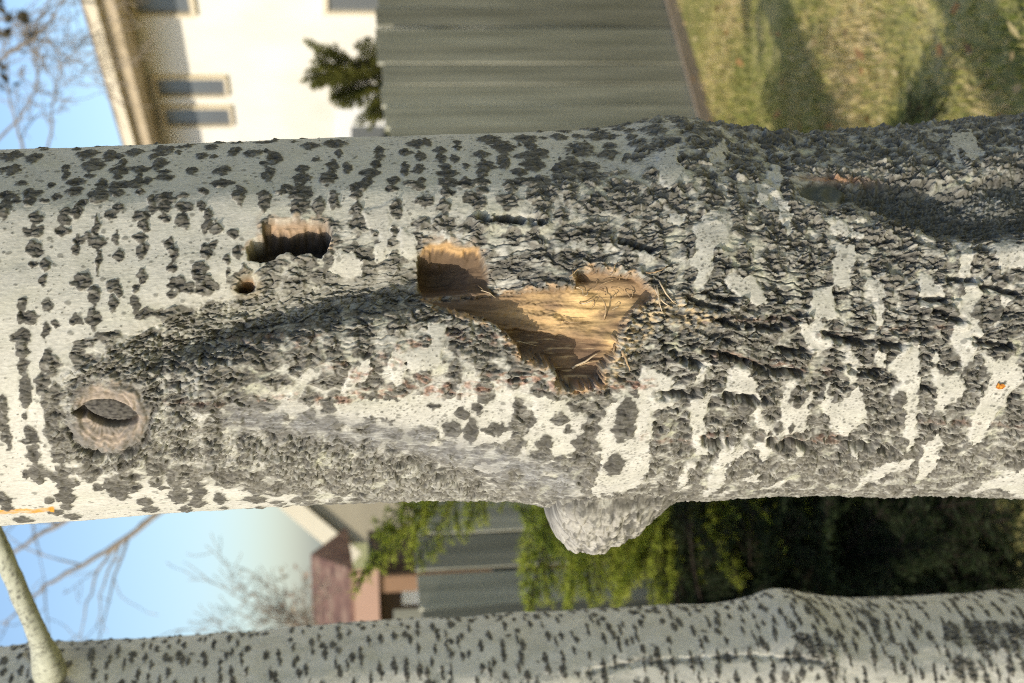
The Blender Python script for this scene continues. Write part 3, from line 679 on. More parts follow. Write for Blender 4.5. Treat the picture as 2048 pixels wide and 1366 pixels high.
    for hi_, (poly, dep, wc1) in enumerate(((HOLE1, 95, (0.17, 0.13, 0.095)), (HOLE2, 90, (0.12, 0.075, 0.04)), (HOLE3, 120, (0.26, 0.175, 0.105)))):
        pd = poly_in(px, py, poly, 40); pj = pd + jag2 + 0.1*jag
        hm = sstep(-2, 8 if hi_ != 1 else 12, pj)
        inner = dep*(0.85+0.15*sstep(0, 30, pd)) + 5*grain
        if hi_ == 0:
            inner = inner*(0.13+0.87*sstep(456, 474, py+0.06*(px-500)+2*jag2))
            inner = inner*(0.45+0.55*sstep(522, 500, py))
        if hi_ == 2:
            inner = inner*(0.50+0.50*sstep(960, 870, px+2*jag2)); inner = inner*(0.15+0.85*sstep(490, 516, py+2*jag2)); inner = inner*(0.45+0.55*sstep(600, 540, py))
        h = h*(1-hm) - inner*hm
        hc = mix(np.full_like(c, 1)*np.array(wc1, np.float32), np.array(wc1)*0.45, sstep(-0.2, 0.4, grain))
        if hi_ == 0: hc = mix(hc, (0.36, 0.25, 0.16), sstep(474, 464, py+0.06*(px-500)+2*jag))  # upper wall tinted tan, sunlight painted on
        if hi_ == 0: hc = mix(hc, (0.05, 0.04, 0.032), sstep(532, 522, px)*0.9)  # left lobe darkened in colour as painted shade
        if hi_ == 1: hc = mix(hc, (0.50, 0.25, 0.08), sstep(566, 559, py))  # top of the small hole tinted orange as if lit
        if hi_ == 2: hc = mix(hc, (0.50, 0.31, 0.14), np.maximum(sstep(508, 498, py+jag), sstep(930, 965, px+jag)*sstep(560, 530, py)*0.8))  # upper edge and right wall tinted orange, painted sunlight
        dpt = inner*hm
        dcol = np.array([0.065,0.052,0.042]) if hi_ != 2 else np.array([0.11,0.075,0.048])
        if hi_ != 1: hc = mix(hc, dcol, sstep(14, 34, dpt+2*jag)*0.92)  # deeper walls coloured near-black, shade painted into the cavity
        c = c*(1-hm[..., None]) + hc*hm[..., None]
        rim = np.exp(-((pj+4)/7)**2)*(1-hm)
        if hi_ != 1: c = mix(c, (0.38, 0.30, 0.22), rim*sstep(0, 0.4, 0.25+perlin(px/20, py/20, 169))*np.where(py < 500, 0.9, 0.15))  # upper rim lightened in colour as if sunlit
        else: c = mix(c, (0.42, 0.34, 0.22), rim*0.4)
        reg[pj > 1] = hi_+1
    # small pit beside the wound
    pit = np.exp(-(((px-1168)/14)**2+((py-548)/12)**2)); h -= 26*pit
    # ---- branch scar: a pink-brown callus ring round a dark plug
    ang = R_(14); ux = (px-213)*math.cos(ang)+(py-822)*math.sin(ang); uy = -(px-215)*math.sin(ang)+(py-822)*math.cos(ang)
    rr = np.sqrt((ux/88)**2 + (uy/80)**2) + 0.10*perlin(px/38, py/38, 181) + 0.05*perlin(px/12, py/12, 180)
    ringm = sstep(1.06, 0.90, rr + 0.06*perlin(px/9, py/9, 194))
    th = np.arctan2(uy, ux)
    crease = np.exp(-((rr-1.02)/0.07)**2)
    fade = sstep(0.45, 0.95, rr)*sstep(-0.2, 0.9, -np.cos(th-0.55)+0.35*perlin(px/20, py/20, 195))
    ringm = ringm*(1-0.85*fade)
    prof = 5 + 9*np.exp(-((rr-0.74)/0.22)**2) + 4*np.exp(-((rr-0.40)/0.12)**2) - 4*sstep(0.3, 0.1, rr)
    rings = np.sin(rr*40+2.2*perlin(px/30, py/30, 189))
    rad = sstep(0.2, 0.8, np.sin(th*26+3*perlin(px/25, py/25, 190)))*np.exp(-((rr-0.45)/0.13)**2)*(uy > 0)
    ringh = prof + 1.3*rings*sstep(0.3, 0.6, rr) - 2.0*rad + 2.5*perlin(px/22, py/22, 182) + 1.6*perlin(px/9, py/7, 179) + sstep(0.75, 1.0, rr)*3*(r2-0.5)
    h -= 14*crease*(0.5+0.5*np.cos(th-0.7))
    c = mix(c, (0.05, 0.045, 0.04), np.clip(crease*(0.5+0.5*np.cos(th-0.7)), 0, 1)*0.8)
    h = h*(1-ringm) + ringh*ringm
    rcol = mix(np.full_like(c, 1)*np.array([0.36, 0.29, 0.225], np.float32), (0.15, 0.12, 0.095), sstep(0.1, 0.9, 0.5+0.5*rings)*0.4+0.4*np.clip(perlin(px/10, py/10, 184), 0, 1))
    rcol = mix(rcol, (0.17, 0.16, 0.14), sstep(0.72, 0.97, rr+0.16*perlin(px/9, py/9, 185)+0.12*sstep(200, 140, px))*0.9)
    rcol = mix(rcol, (0.10, 0.085, 0.07), np.clip(rad, 0, 1)*0.5)
    rcol = mix(rcol, (0.15, 0.135, 0.115), sstep(-0.05, 0.5, perlin(px/30, py/24, 192)+0.5*sstep(185, 130, px)+0.4*sstep(790, 745, py))*0.7)
    c = c*(1-ringm[..., None]) + rcol*ringm[..., None]
    # dark gap to the left and the slit the plug sits in
    ang2 = R_(11); vx = (px-222)*math.cos(ang2)+(py-822)*math.sin(ang2); vy = -(px-222)*math.sin(ang2)+(py-822)*math.cos(ang2)
    sl = 1-(np.abs(vx)/60)**1.7-(np.abs(vy)/27)**1.7
    slm = sstep(-0.02, 0.25, sl)
    sl2 = 1-np.abs((px-166)/26)-np.abs((py-820)/13); sl2m = sstep(0, 0.4, sl2)
    h = h - 22*np.maximum(slm, sl2m)
    c = mix(c, (0.035, 0.03, 0.026), np.maximum(slm, sl2m)*0.85)
    pg = 1-(np.abs(vx+1)/57)**1.7-(np.abs(vy+4.5)/21)**1.7 + 0.05*perlin(px/6, py/6, 186)
    pgm = sstep(0.0, 0.12, pg)
    h = h*(1-pgm) + pgm*(2 + 5*np.clip(pg, 0, 1) + 1.5*perlin(px/10, py/4, 187) + r3)
    pcol = mix(np.full_like(c, 1)*np.array([0.105, 0.095, 0.08], np.float32), (0.045, 0.04, 0.035), sstep(-0.1, 0.4, perlin(px/12, py/5, 188)))
    c = c*(1-pgm[..., None]) + pcol*pgm[..., None]
    reg[(rr < 1.0)] = 5; reg[pg > 0.02] = 6
    reg[(burl > 0.12) & (reg == 0)] = 7
    # ---- orange sap streak
    sd_, _ = line_d(px, py, [(-60,1026),(0,1024),(40,1021),(70,1021),(104,1016)], 30)
    st = sstep(5.5, 3.0, sd_ + 1.2*perlin(px/10, py/10, 191))
    st = st*(0.75+0.45*perlin(px/14, py/5, 193)); c = mix(c, (0.60, 0.27, 0.03), np.clip(st, 0, 0.92))
    c = np.clip(c, 0.015, 0.8)
    P = P0 + nrm*(h*UPX)[..., None]
    print('trunk', round(time.time()-T0, 1), 'h', h.min(), h.max())
    # ---- split the one surface into the tree's parts
    n0, n1 = Z.shape
    idx = np.arange(n0*n1).reshape(n0, n1)
    jn = np.roll(np.arange(n1), -1)
    quads = np.stack([idx[:-1], idx[1:], idx[1:][:, jn], idx[:-1][:, jn]], -1).reshape(-1, 4)
    fr = np.maximum(reg[:-1], reg[1:]).reshape(-1)
    root = empty('aspen_tree', (float(np.interp(0, zt_, Xt)), YC, 0))
    off = np.array(root.location)
    V = P.reshape(-1, 3) - off; C = c.reshape(-1, 3)
    out = {}
    for k, nm in ((0, 'trunk'), (1, 'woodpecker_hole'), (2, 'woodpecker_hole'), (3, 'woodpecker_hole'), (4, 'bared_wood'), (5, 'branch_scar'), (6, 'scar_plug'), (7, 'burl')):
        q = quads[fr == k]
        u, inv = np.unique(q, return_inverse=True)
        par = root if k != 6 else out[5]
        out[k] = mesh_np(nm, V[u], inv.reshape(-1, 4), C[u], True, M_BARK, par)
    out[0]['label'] = 'pale grey aspen bark speckled with dark diamond lenticels'
    out[1]['label'] = 'square-cut woodpecker hole with pale upper rim'
    out[2]['label'] = 'small round woodpecker hole with orange edge'
    out[3]['label'] = 'large deep woodpecker hole with tan wood inside'
    out[4]['label'] = 'tan bared wood where bark was torn off'
    out[5]['label'] = 'eye-shaped pinkish brown branch scar'
    out[7]['label'] = 'rounded knobby burl bulging from the trunk side'
    def surf(px_, py_, lift=0.0):
        z, p = pix_to_surf(px_, py_, zt_, Xt, Rt, YC)
        i = int(np.clip(np.searchsorted(-zs, -z), 0, len(zs)-1)); j = int(np.argmin(np.abs(ph[:721]-p)))
        return P[i, j] + nrm[i, j]*lift, nrm[i, j]
    return root, out, surf, (zt_, Xt, Rt)
aspen, apart, asurf, aprof = build_main_trunk()
tag(aspen, 'thick aspen trunk with woodpecker holes, eye-shaped scar and knobby burl', 'tree', 'aspen trees')
# ------------------------------------------------------------------ torn wood fibres
rng = random.Random(5)
M_FIB = mat_noise('torn_fibre', (0.22,0.145,0.08), (0.45,0.32,0.18), (300,300,300), 0.8, 0)
M_FIBL = mat_noise('pale_fibre', (0.42,0.32,0.2), (0.6,0.48,0.33), (300,300,300), 0.8, 0)
def fibre(pts, r0, r1, parent, mat=None, name='wood_splinter', flat=1.0):
    mb = MB(); k = len(pts)
    mb.tube(pts, [r0+(r1-r0)*i/(k-1) for i in range(k)], 5)
    o = mb.build(name, mat or M_FIB, None, True)
    o.parent = parent; o.matrix_parent_inverse = Matrix.Translation(-Vector(parent.matrix_world.translation))
    return o
bpy.context.view_layer.update()
def fib_px(x0, y0, ang, L, lift, r, mat=None, curl=0.5, parent=None):
    a = math.radians(ang); pts = []
    n = 7; c = rng.uniform(-curl, curl)
    for i in range(n):
        t = i/(n-1); aa = a + c*t
        p, nn = asurf(x0+L*t*math.cos(aa), y0+L*t*math.sin(aa))
        if i == 0: base = p; n0 = nn
        # stay near the straight chord so that a fibre bridges hollows
        q = base + (p-base) ; q = q - nn*np.dot(q-base, nn)*0.7
        pts.append(q + nn*(0.0012+lift*math.sin(t*math.pi*0.8)))
    fibre(pts, r, r*0.35, parent or apart[4], mat)
for k in range(26):
    x0 = rng.gauss(1215, 60); y0 = rng.gauss(578, 26)
    if x0 < 1110 or x0 > 1330 or y0 < 535 or y0 > 650: continue
    fib_px(x0, y0, rng.choice([20,-30,70,110,150,200,-60])+rng.uniform(-25,25), rng.uniform(12,38), rng.uniform(0.0005,0.0035), rng.uniform(0.0003,0.0007), M_FIBL if rng.random() < 0.2 else M_FIB, 1.2)
for (x0,y0,an,L,li,r) in ((1308,575,85,70,.006,.0013),(1312,572,95,75,.008,.0010),(1318,560,80,80,.006,.0012),(1150,748,-30,85,.004,.0017),(1160,744,-26,70,.004,.0013),(1125,640,25,60,.003,.0008),(1210,640,-60,70,.006,.0012),(1230,690,100,60,.004,.0015),(1290,545,15,60,.006,.0012),(960,560,60,50,.006,.0007),(965,575,20,45,.005,.0007),(1040,690,10,60,.003,.0006),(1240,700,60,55,.005,.0018),(1225,672,40,60,.005,.0020)):
    fib_px(x0, y0, an, L*.75, li*.6, r*.75, M_FIBL if rng.random() < 0.3 else M_FIB, 0.7)
fib_px(515, 500, 8, 55, .008, .0016, M_FIBL, 0.9, apart[1])
# tiny orange scrap stuck to the bark
p, n = asurf(1998, 772, 0.001)
mb = MB(); ax = np.array([0,0,1.]); bx_ = np.cross(n, ax); bx_ /= np.linalg.norm(bx_)
L = [(-10,-3),(-4,-6),(4,-5),(11,1),(6,5),(-2,4),(-6,8)]
pts = [p + (-ax*u + -bx_*v)*0.00038 + n*0.0006*math.sin(i) for i, (u, v) in enumerate(L)]
mb.prism(pts, n*0.0014)
o = mb.build('bud_scale', mat_noise('bud_scale', (0.35,0.08,0.02), (0.62,0.30,0.04), (500,500,500), 0.5, 0)); tag(o, 'tiny orange brown bud scale stuck to pale aspen bark', 'bud scale')

# ------------------------------------------------------------------ other aspens
def other_aspen(TOPe, width, YC_, zmin, zmax, nz, pdense, nd, nc, seed, bfun, label, dense_px=None, XR=None, cw=50, ch=46):
    zt_ = np.linspace(zmin, zmax, 900)
    if TOPe:
        BOTe = [(x, y+width) for x, y in TOPe]
        Xt, Rt = trunk_axis(TOPe, BOTe, YC_, zt_)
        zz = np.array([(CAM+ray(q, 1300)*(YC_/ray(q, 1300)[1]))[2] for q in (-100, 2150)])
        hi, lo = zz
        Rlo, Rhi = np.interp([lo, hi], zt_, Rt); Xlo, Xhi = np.interp([lo, hi], zt_, Xt)
        Rt = np.where(zt_ < lo, Rlo*(1+0.05*(lo-zt_)+0.25*np.exp(-zt_/0.12)), np.where(zt_ > hi, Rhi*(1-0.09*(zt_-hi)), Rt))
        Xt = np.where(zt_ < lo, Xlo, np.where(zt_ > hi, Xhi, Xt))
        zs = np.concatenate([np.linspace(zmax, hi, 60)[:-1], np.linspace(hi, lo, nz), np.linspace(lo, zmin, 50)[1:]])
    else:
        Xt = np.full_like(zt_, XR[0]) + 0.02*np.sin(zt_*1.3+seed); Rt = XR[1]*(1-0.09*zt_)+0.3*XR[1]*np.exp(-zt_/0.12)
        zs = np.linspace(zmax, zmin, nz)
    Rt = smooth1(Rt, 7); Xt = smooth1(Xt, 7)
    Xc = np.interp(zs, zt_, Xt); Rr = np.interp(zs, zt_, Rt)
    d0, d1 = pdense
    ph = np.concatenate([np.linspace(R_(d0), R_(d1), nd+1), np.linspace(R_(d1), R_(d0)+2*np.pi, nc+1)[1:-1]])
    Z, PH = np.meshgrid(zs, ph, indexing='ij')
    nrm = np.stack([np.sin(PH), -np.cos(PH), np.zeros_like(PH)], -1)
    P0 = np.stack([np.repeat(Xc[:, None], len(ph), 1), np.full_like(Z, YC_), Z], -1) + nrm*(Rr-0.002)[:, None, None]
    q = project(P0.reshape(-1, 3)); px = q[0].reshape(Z.shape).astype(np.float32); py = q[1].reshape(Z.shape).astype(np.float32)
    x = ((3-Z)/UPX).astype(np.float32); a = (PH*Rr.mean()/UPX).astype(np.float32)
    b, dh, cm = bfun(px, py, x, a)
    h, c, K = bark_surface(x, a, b, (), cw, ch, seed, 0.62, 0.7, dots=0.4, pale=(0.68,0.645,0.555), jx=0.75, ar=2.0)
    h = h + dh
    if cm is not None:
        for mk, cc in cm: c = mix(c, cc, mk)
    P = P0 + nrm*(h*UPX)[..., None]
    n0, n1 = Z.shape
    idx = np.arange(n0*n1).reshape(n0, n1); jn = np.roll(np.arange(n1), -1)
    quads = np.stack([idx[:-1], idx[1:], idx[1:][:, jn], idx[:-1][:, jn]], -1).reshape(-1, 4)
    root = empty('aspen_tree', (float(np.interp(0, zt_, Xt)), YC_, 0))
    o = mesh_np('trunk', P.reshape(-1, 3)-np.array(root.location), quads, np.clip(c.reshape(-1, 3), .015, .8), True, M_BARK, root)
    tag(root, label, 'tree', 'aspen trees')
    return root, (zt_, Xt, Rt)
def limb_curve(mb, p, d, L, r, depth, rng, droop=0.0, wander=0.25, kids=5, col_=(1,1,1), seg=6, minr=0.0012):
    pts = [np.array(p, float)]; d = np.array(d, float); d /= np.linalg.norm(d); rad = [r]
    for i in range(seg):
        d = d + np.array([rng.gauss(0, wander), rng.gauss(0, wander), rng.gauss(0, wander)])*0.5 + np.array([0,0,-droop])/seg
        d /= np.linalg.norm(d)
        pts.append(pts[-1]+d*L/seg); rad.append(max(minr, r*(1-0.85*(i+1)/seg)))
    mb.tube(pts, rad, 5 if depth < 2 else 4, col_, False)
    if depth > 0:
        for k in range(kids):
            i = rng.randint(1, seg-1); t = pts[i+1]-pts[i]; t /= np.linalg.norm(t)
            s = np.array([rng.gauss(0,1), rng.gauss(0,1), rng.gauss(0,0.8)]); s -= t*np.dot(s, t); s /= np.linalg.norm(s)
            limb_curve(mb, pts[i], t*0.6+s*0.8, L*rng.uniform(0.35,0.65), max(minr, rad[i]*0.55), depth-1, rng, droop, wander, kids, col_, seg, minr)
    return pts
M_TWIG = mat_noise('twig', (0.16,0.13,0.10), (0.36,0.30,0.23), (60,60,60), 0.8, 0)
def crown_limbs(root, prof, z0, z1, n, seed, L=1.4):
    rg = random.Random(seed); zt_, Xt, Rt = prof
    for k in range(n):
        z = z0+(z1-z0)*k/max(1, n-1); w = rg.uniform(0, 6.28)
        mb = MB()
        limb_curve(mb, (np.interp(z, zt_, Xt)-root.location.x, 0, z), (math.cos(w), math.sin(w), 0.9), L*rg.uniform(.7,1.1), 0.02, 2, rg, 0, 0.3, 4)
        mb.build('limb', M_TWIG, root, True)
def b_side(px, py, x, a):
    b = 0.24 + 0.14*sstep(-0.2, 0.5, perlin(x/300, a/120, 401)) + 0.0*px
    dh = 6*perlin(x/220, a/120, 402); cm = []
    def blob(poly, v, s=10):
        return sstep(-s, s, poly_in(px, py, poly, 40)+6*perlin(px/14, py/10, 403))*v
    for poly, v in (([(1585,1268),(1630,1262),(1672,1290),(1680,1312),(1640,1322),(1595,1308)], .95), ([(1885,1246),(1960,1240),(2100,1252),(2100,1312),(1950,1300),(1890,1285)], .95),
                    ([(1575,1180),(1620,1195),(1650,1235),(1640,1245),(1600,1215)], .6), ([(1690,1198),(1740,1215),(1800,1290),(1770,1290),(1720,1240)], .7), ([(1640,1330),(1680,1320),(1700,1366),(1650,1366)], .7),
                    ([(1890,1300),(1960,1320),(1990,1366),(1900,1366)], .7), ([(0,1300),(60,1290),(80,1330),(0,1330)], .3), ([(1560,1180),(2060,1170),(2060,1366),(1540,1366)], .30)):
        b = np.maximum(b, blob(poly, v))
    d, s = line_d(px, py, [(1180,1345),(1240,1330),(1330,1322),(1420,1316),(1500,1312),(1560,1316),(1640,1322)], 60)
    d = d+5*perlin(px/30, py/30, 404)
    d = d+4*perlin(px/9, py/9, 406); dh -= 8*np.exp(-(d/5)**2)
    cm.append((np.clip(np.exp(-(d/(8+6*perlin(px/60, py/60, 407)))**2), 0, 1)*0.8*sstep(-0.25, 0.2, perlin(px/40, py/30, 408)+0.1*perlin(px/9, py/9, 409)), (0.07,0.068,0.06)))
    d, s = line_d(px, py, [(60,1312),(95,1345),(140,1372)], 60)
    dh += 22*np.exp(-(((px-95)/55)**2+((py-1325)/40)**2)); dh -= 10*np.exp(-((d-4)/6)**2)
    cm.append((np.exp(-((d-2)/9)**2)*0.75, (0.08,0.07,0.06)))
    cm.append((np.exp(-(((px-170)/60)**2+((py-1300)/30)**2))*0.55, (0.13,0.13,0.115)))
    return b, dh, cm
TOP2 = [(-200,1308),(0,1294),(300,1276),(700,1246),(1000,1229),(1300,1213),(1440,1206),(1500,1196),(1550,1180),(1580,1177),(1630,1187),(1690,1197),(1800,1194),(1900,1189),(2048,1180),(2300,1168)]
side_tree, side_prof = other_aspen(TOP2, 390, 2.0, -0.05, 4.6, 900, (10, 104), 150, 70, 11, b_side, 'slimmer aspen trunk with fine dark dashes and an upswept side branch')
# its side branch
z, p_ = pix_to_surf(98, 1322, *side_prof, 2.0)
bp0 = np.array([np.interp(z, side_prof[0], side_prof[1])+math.sin(p_)*0.10, 2.0-math.cos(p_)*0.10, z])
ctrl = [bp0, at_y(92, 1312, 1.87), at_y(75, 1268, 1.845), at_y(45, 1200, 1.83), at_y(8, 1112, 1.80), at_y(-60, 960, 1.76), at_y(-160, 760, 1.70), at_y(-330, 500, 1.62)]
ctrl = np.array(ctrl); t = np.linspace(0, len(ctrl)-1, 160)
pts = np.stack([np.interp(t, np.arange(len(ctrl)), ctrl[:, i]) for i in range(3)], 1)
for _ in range(6): pts[1:-1] = (pts[:-2]+2*pts[1:-1]+pts[2:])/4
rad = np.interp(t, [0, 1, 1.6, 2.2, 4, 7], [0.025, 0.0185, 0.0140, 0.0125, 0.0118, 0.008])
mb = MB(); mb.tube(pts, rad, 28)
V = np.array(mb.v)
ii = np.repeat(np.arange(160), 28).astype(np.float32); jj = np.tile(np.arange(28), 160).astype(np.float32)
sx = ii*11; sa = jj*2*np.pi*0.017/28/UPX
wv = worley(sx/17, sa/12, 500); spot = sstep(0.42, 0.2, wv[0]/(0.4+0.6*wv[2])+0.1*perlin(sx/6, sa/6, 501))
cc = np.ones((len(V), 3), np.float32)*np.array([0.40,0.40,0.31], np.float32)*(1+0.18*perlin(sx/40, sa/20, 502))[:, None]
cc = cc*(1-spot[:, None]*0.85)+np.array([0.09,0.085,0.07])*spot[:, None]*0.85
hh = 1.2*spot+2.0*perlin(sx/60, sa/40, 503)
ctr = np.repeat(pts, 28, 0); dirs = V-ctr; dirs /= np.linalg.norm(dirs, axis=1)[:, None]
V = V+dirs*(hh*UPX)[:, None]
mesh_np('branch', V-np.array(side_tree.location), [f for f in mb.f if len(f) == 4], cc, True, M_BARK, side_tree)
def b_plain(px, py, x, a): return 0.22+0.0*x, 5*perlin(x/200, a/120, 405), None
t3, pr3 = other_aspen(None, 0, 3.02, -0.05, 4.6, 420, (-100, 100), 60, 40, 31, b_plain, 'aspen trunk standing beside the added dense yew bush', XR=(-1.40, 0.125))
t4, pr4 = other_aspen(None, 0, 0.86, -0.05, 4.6, 420, (-100, 100), 60, 40, 41, b_plain, 'aspen trunk standing well apart from the other aspens', XR=(-2.42, 0.15))
for tr, pr, sd_ in ((aspen, aprof, 1), (side_tree, side_prof, 2), (t3, pr3, 3), (t4, pr4, 4)): crown_limbs(tr, pr, 2.9, 4.1, 6, 60+sd_)

# ------------------------------------------------------------------ ground, grass
def mat_lawn():
    M, t, b = mat_base('lawn_ground', 0.95)
    tc = node(t, 'ShaderNodeTexCoord'); no = node(t, 'ShaderNodeTexNoise'); no.inputs['Scale'].default_value = 2.2; no.inputs['Detail'].default_value = 8; no.inputs['Roughness'].default_value = 0.7
    cr = node(t, 'ShaderNodeValToRGB'); e = cr.color_ramp.elements
    e[0].position = 0.32; e[0].color = (0.14,0.15,0.045,1); e[1].position = 0.7; e[1].color = (0.55,0.45,0.23,1)
    k = e.new(0.5); k.color = (0.36,0.33,0.12,1)
    t.links.new(tc.outputs['Object'], no.inputs['Vector']); t.links.new(no.outputs['Fac'], cr.inputs[0]); t.links.new(cr.outputs[0], b.inputs['Base Color'])
    bp = node(t, 'ShaderNodeBump'); bp.inputs['Strength'].default_value = 0.6; bp.inputs['Distance'].default_value = 0.03
    n2 = node(t, 'ShaderNodeTexNoise'); n2.inputs['Scale'].default_value = 30; n2.inputs['Detail'].default_value = 4
    t.links.new(tc.outputs['Object'], n2.inputs['Vector']); t.links.new(n2.outputs['Fac'], bp.inputs['Height']); t.links.new(bp.outputs[0], b.inputs['Normal'])
    return M
gx = np.concatenate([[-400,-60], np.linspace(-6, 8, 60), [60,400]]); gy = np.concatenate([[-400,-60], np.linspace(-3, 12, 60), [60,400]])
GX, GY = np.meshgrid(gx, gy, indexing='ij'); GZ = 0.02*perlin(GX*0.8, GY*0.8, 601)*(np.abs(GX) < 10)*(np.abs(GY) < 13)
n0, n1 = GX.shape; idx = np.arange(n0*n1).reshape(n0, n1)
lawn = mesh_np('lawn', np.stack([GX, GY, GZ-0.015], -1).reshape(-1, 3), np.stack([idx[:-1,:-1], idx[1:,:-1], idx[1:,1:], idx[:-1,1:]], -1).reshape(-1, 4), None, True, mat_lawn())
tag(lawn, kind='structure')
rs = np.random.RandomState(12)
def blades(n, xr, yr, hmin, hmax, w, keep, name, label, cat, mat, pal, lean=0.6):
    x = rs.uniform(*xr, n); y = rs.uniform(*yr, n)
    k = keep(x, y); x = x[k]; y = y[k]; n = len(x)
    cl = fbm(x*1.4, y*1.4, 611, 3)
    h = rs.uniform(hmin, hmax, n)*(1+0.9*cl); w_ = w*rs.uniform(.6, 1.4, n)
    az = rs.uniform(0, 6.28, n); ln = rs.uniform(0, lean, n)*h; la = rs.uniform(0, 6.28, n)
    bx0 = np.cos(az)*w_; by0 = np.sin(az)*w_
    z0 = np.full(n, -0.02)
    tip = np.stack([x+np.cos(la)*ln, y+np.sin(la)*ln, z0+h], 1); mid = np.stack([x+np.cos(la)*ln*.35, y+np.sin(la)*ln*.35, z0+h*.6], 1)
    a0 = np.stack([x-bx0, y-by0, z0], 1); a1 = np.stack([x+bx0, y+by0, z0], 1)
    m0 = mid-np.stack([bx0, by0, z0*0], 1)*.8; m1 = mid+np.stack([bx0, by0, z0*0], 1)*.8
    V = np.stack([a0, a1, m1, m0, tip], 1).reshape(-1, 3)
    i = np.arange(n)[:, None]*5
    F = np.concatenate([i+np.array([0,1,2]), i+np.array([0,2,3]), i+np.array([3,2,4])])
    pal = np.array(pal); t = np.clip(0.5+0.9*cl+rs.normal(0, .22, n), 0, 0.999)*(len(pal)-1)
    k0 = t.astype(int); c = pal[k0]*(1-(t-k0))[:, None]+pal[np.minimum(k0+1, len(pal)-1)]*(t-k0)[:, None]
    c = c*rs.uniform(.7, 1.25, n)[:, None]
    o = mesh_np(name, V, F, np.repeat(c, 5, 0), False, mat)
    return tag(o, label, cat, None, 'stuff')
M_GRASS = mat_attr('grass_blade', 0.7, 60, 0.15, 0, trans=0.3)
fd_ = np.array([-0.78303536, -0.62197719]); fp_ = np.array([1.70236875, 6.8906569])
def in_yard(x, y): return ((x-fp_[0])*fd_[1]-(y-fp_[1])*fd_[0]) > 0.0
side_ok = in_yard(np.array([0.0]), np.array([3.0]))[0]
keep = lambda x, y: (in_yard(x, y) == side_ok) & (x > 0.09*y-0.05) & (x < 0.42*y+0.3)
blades(90000, (0.1, 3.6), (2.7, 7.6), 0.012, 0.036, 0.003, keep, 'grass', 'patchy yellow green autumn lawn grass in front of the fence', 'grass', M_GRASS,
       [(0.14,0.18,0.04),(0.26,0.28,0.07),(0.42,0.39,0.13),(0.58,0.47,0.23),(0.66,0.54,0.32)])
keep2 = lambda x, y: (in_yard(x, y) == side_ok) & (x < 0.10*y)
blades(24000, (-3.5, 0.8), (0.5, 6.5), 0.03, 0.08, 0.0026, keep2, 'grass', 'darker lawn grass under the spruce and added yew', 'grass', M_GRASS, [(0.06,0.08,0.02),(0.10,0.11,0.03),(0.17,0.15,0.05)])
# fallen leaves
n = 900; x = rs.uniform(-1.5, 3.2, n); y = rs.uniform(2.6, 7.2, n); k = in_yard(x, y) == side_ok; x = x[k]; y = y[k]; n = len(x)
az = rs.uniform(0, 6.28, n); s = rs.uniform(.012, .026, n); tl = rs.normal(0, .35, (n, 2))
P = []
for ex, ey in ((-1,0),(0,-.7),(1.1,0),(0,.7)):
    lx = np.cos(az)*ex-np.sin(az)*ey; ly = np.sin(az)*ex+np.cos(az)*ey
    P.append(np.stack([x+s*lx, y+s*ly, 0.035+s*(lx*tl[:,0]+ly*tl[:,1])+0.004], 1))
lc = np.array([(0.45,0.33,0.16),(0.36,0.20,0.08),(0.52,0.43,0.22),(0.25,0.15,0.07)])[rs.randint(0, 4, n)]
o = mesh_np('fallen_leaves', np.stack(P, 1).reshape(-1, 3), np.arange(n*4).reshape(n, 4), np.repeat(lc, 4, 0), False, M_GRASS)
tag(o, 'dry tan leaves scattered over the lawn', 'leaves', None, 'stuff')

# ------------------------------------------------------------------ board fence
def mat_rand(name, c1, c2, scale, rough=0.85, bump=0.4, dist=0.004, vmin=0.75, vmax=1.2):
    M = mat_noise(name, c1, c2, scale, rough, bump, dist=dist)
    t = M.node_tree; b = t.nodes['Principled BSDF']; l = b.inputs['Base Color'].links[0]; src = l.from_socket
    oi = node(t, 'ShaderNodeObjectInfo'); mr = node(t, 'ShaderNodeMapRange'); mr.inputs[3].default_value = vmin; mr.inputs[4].default_value = vmax
    mx = node(t, 'ShaderNodeVectorMath', operation='SCALE')
    t.links.new(oi.outputs['Random'], mr.inputs[0]); t.links.new(src, mx.inputs[0]); t.links.new(mr.outputs[0], mx.inputs['Scale']); t.links.new(mx.outputs[0], b.inputs['Base Color'])
    return M
M_PLANK = mat_rand('weathered_plank', (0.175,0.172,0.125), (0.41,0.395,0.305), (15,15,0.7), vmin=0.62, vmax=1.28)
M_RAIL = mat_noise('fence_rail', (0.12,0.11,0.08), (0.2,0.18,0.14), (6,6,6), 0.85, 0.3)
M_KICK = mat_noise('kick_board', (0.24,0.19,0.14), (0.36,0.29,0.22), (3,3,9), 0.85, 0.3)
fdir = np.array([fd_[0], fd_[1], 0.0]); fnrm = np.array([fdir[1], -fdir[0], 0.0])
if np.dot(fnrm, CAM-np.array([fp_[0], fp_[1], 0])) < 0: fnrm = -fnrm
fence = empty('board_fence', (fp_[0], fp_[1], 0)); tag(fence, 'weathered grey green wooden board fence behind the lawn', 'fence')
rg = random.Random(3)
PW = 0.142; HF = 1.505
variants = []
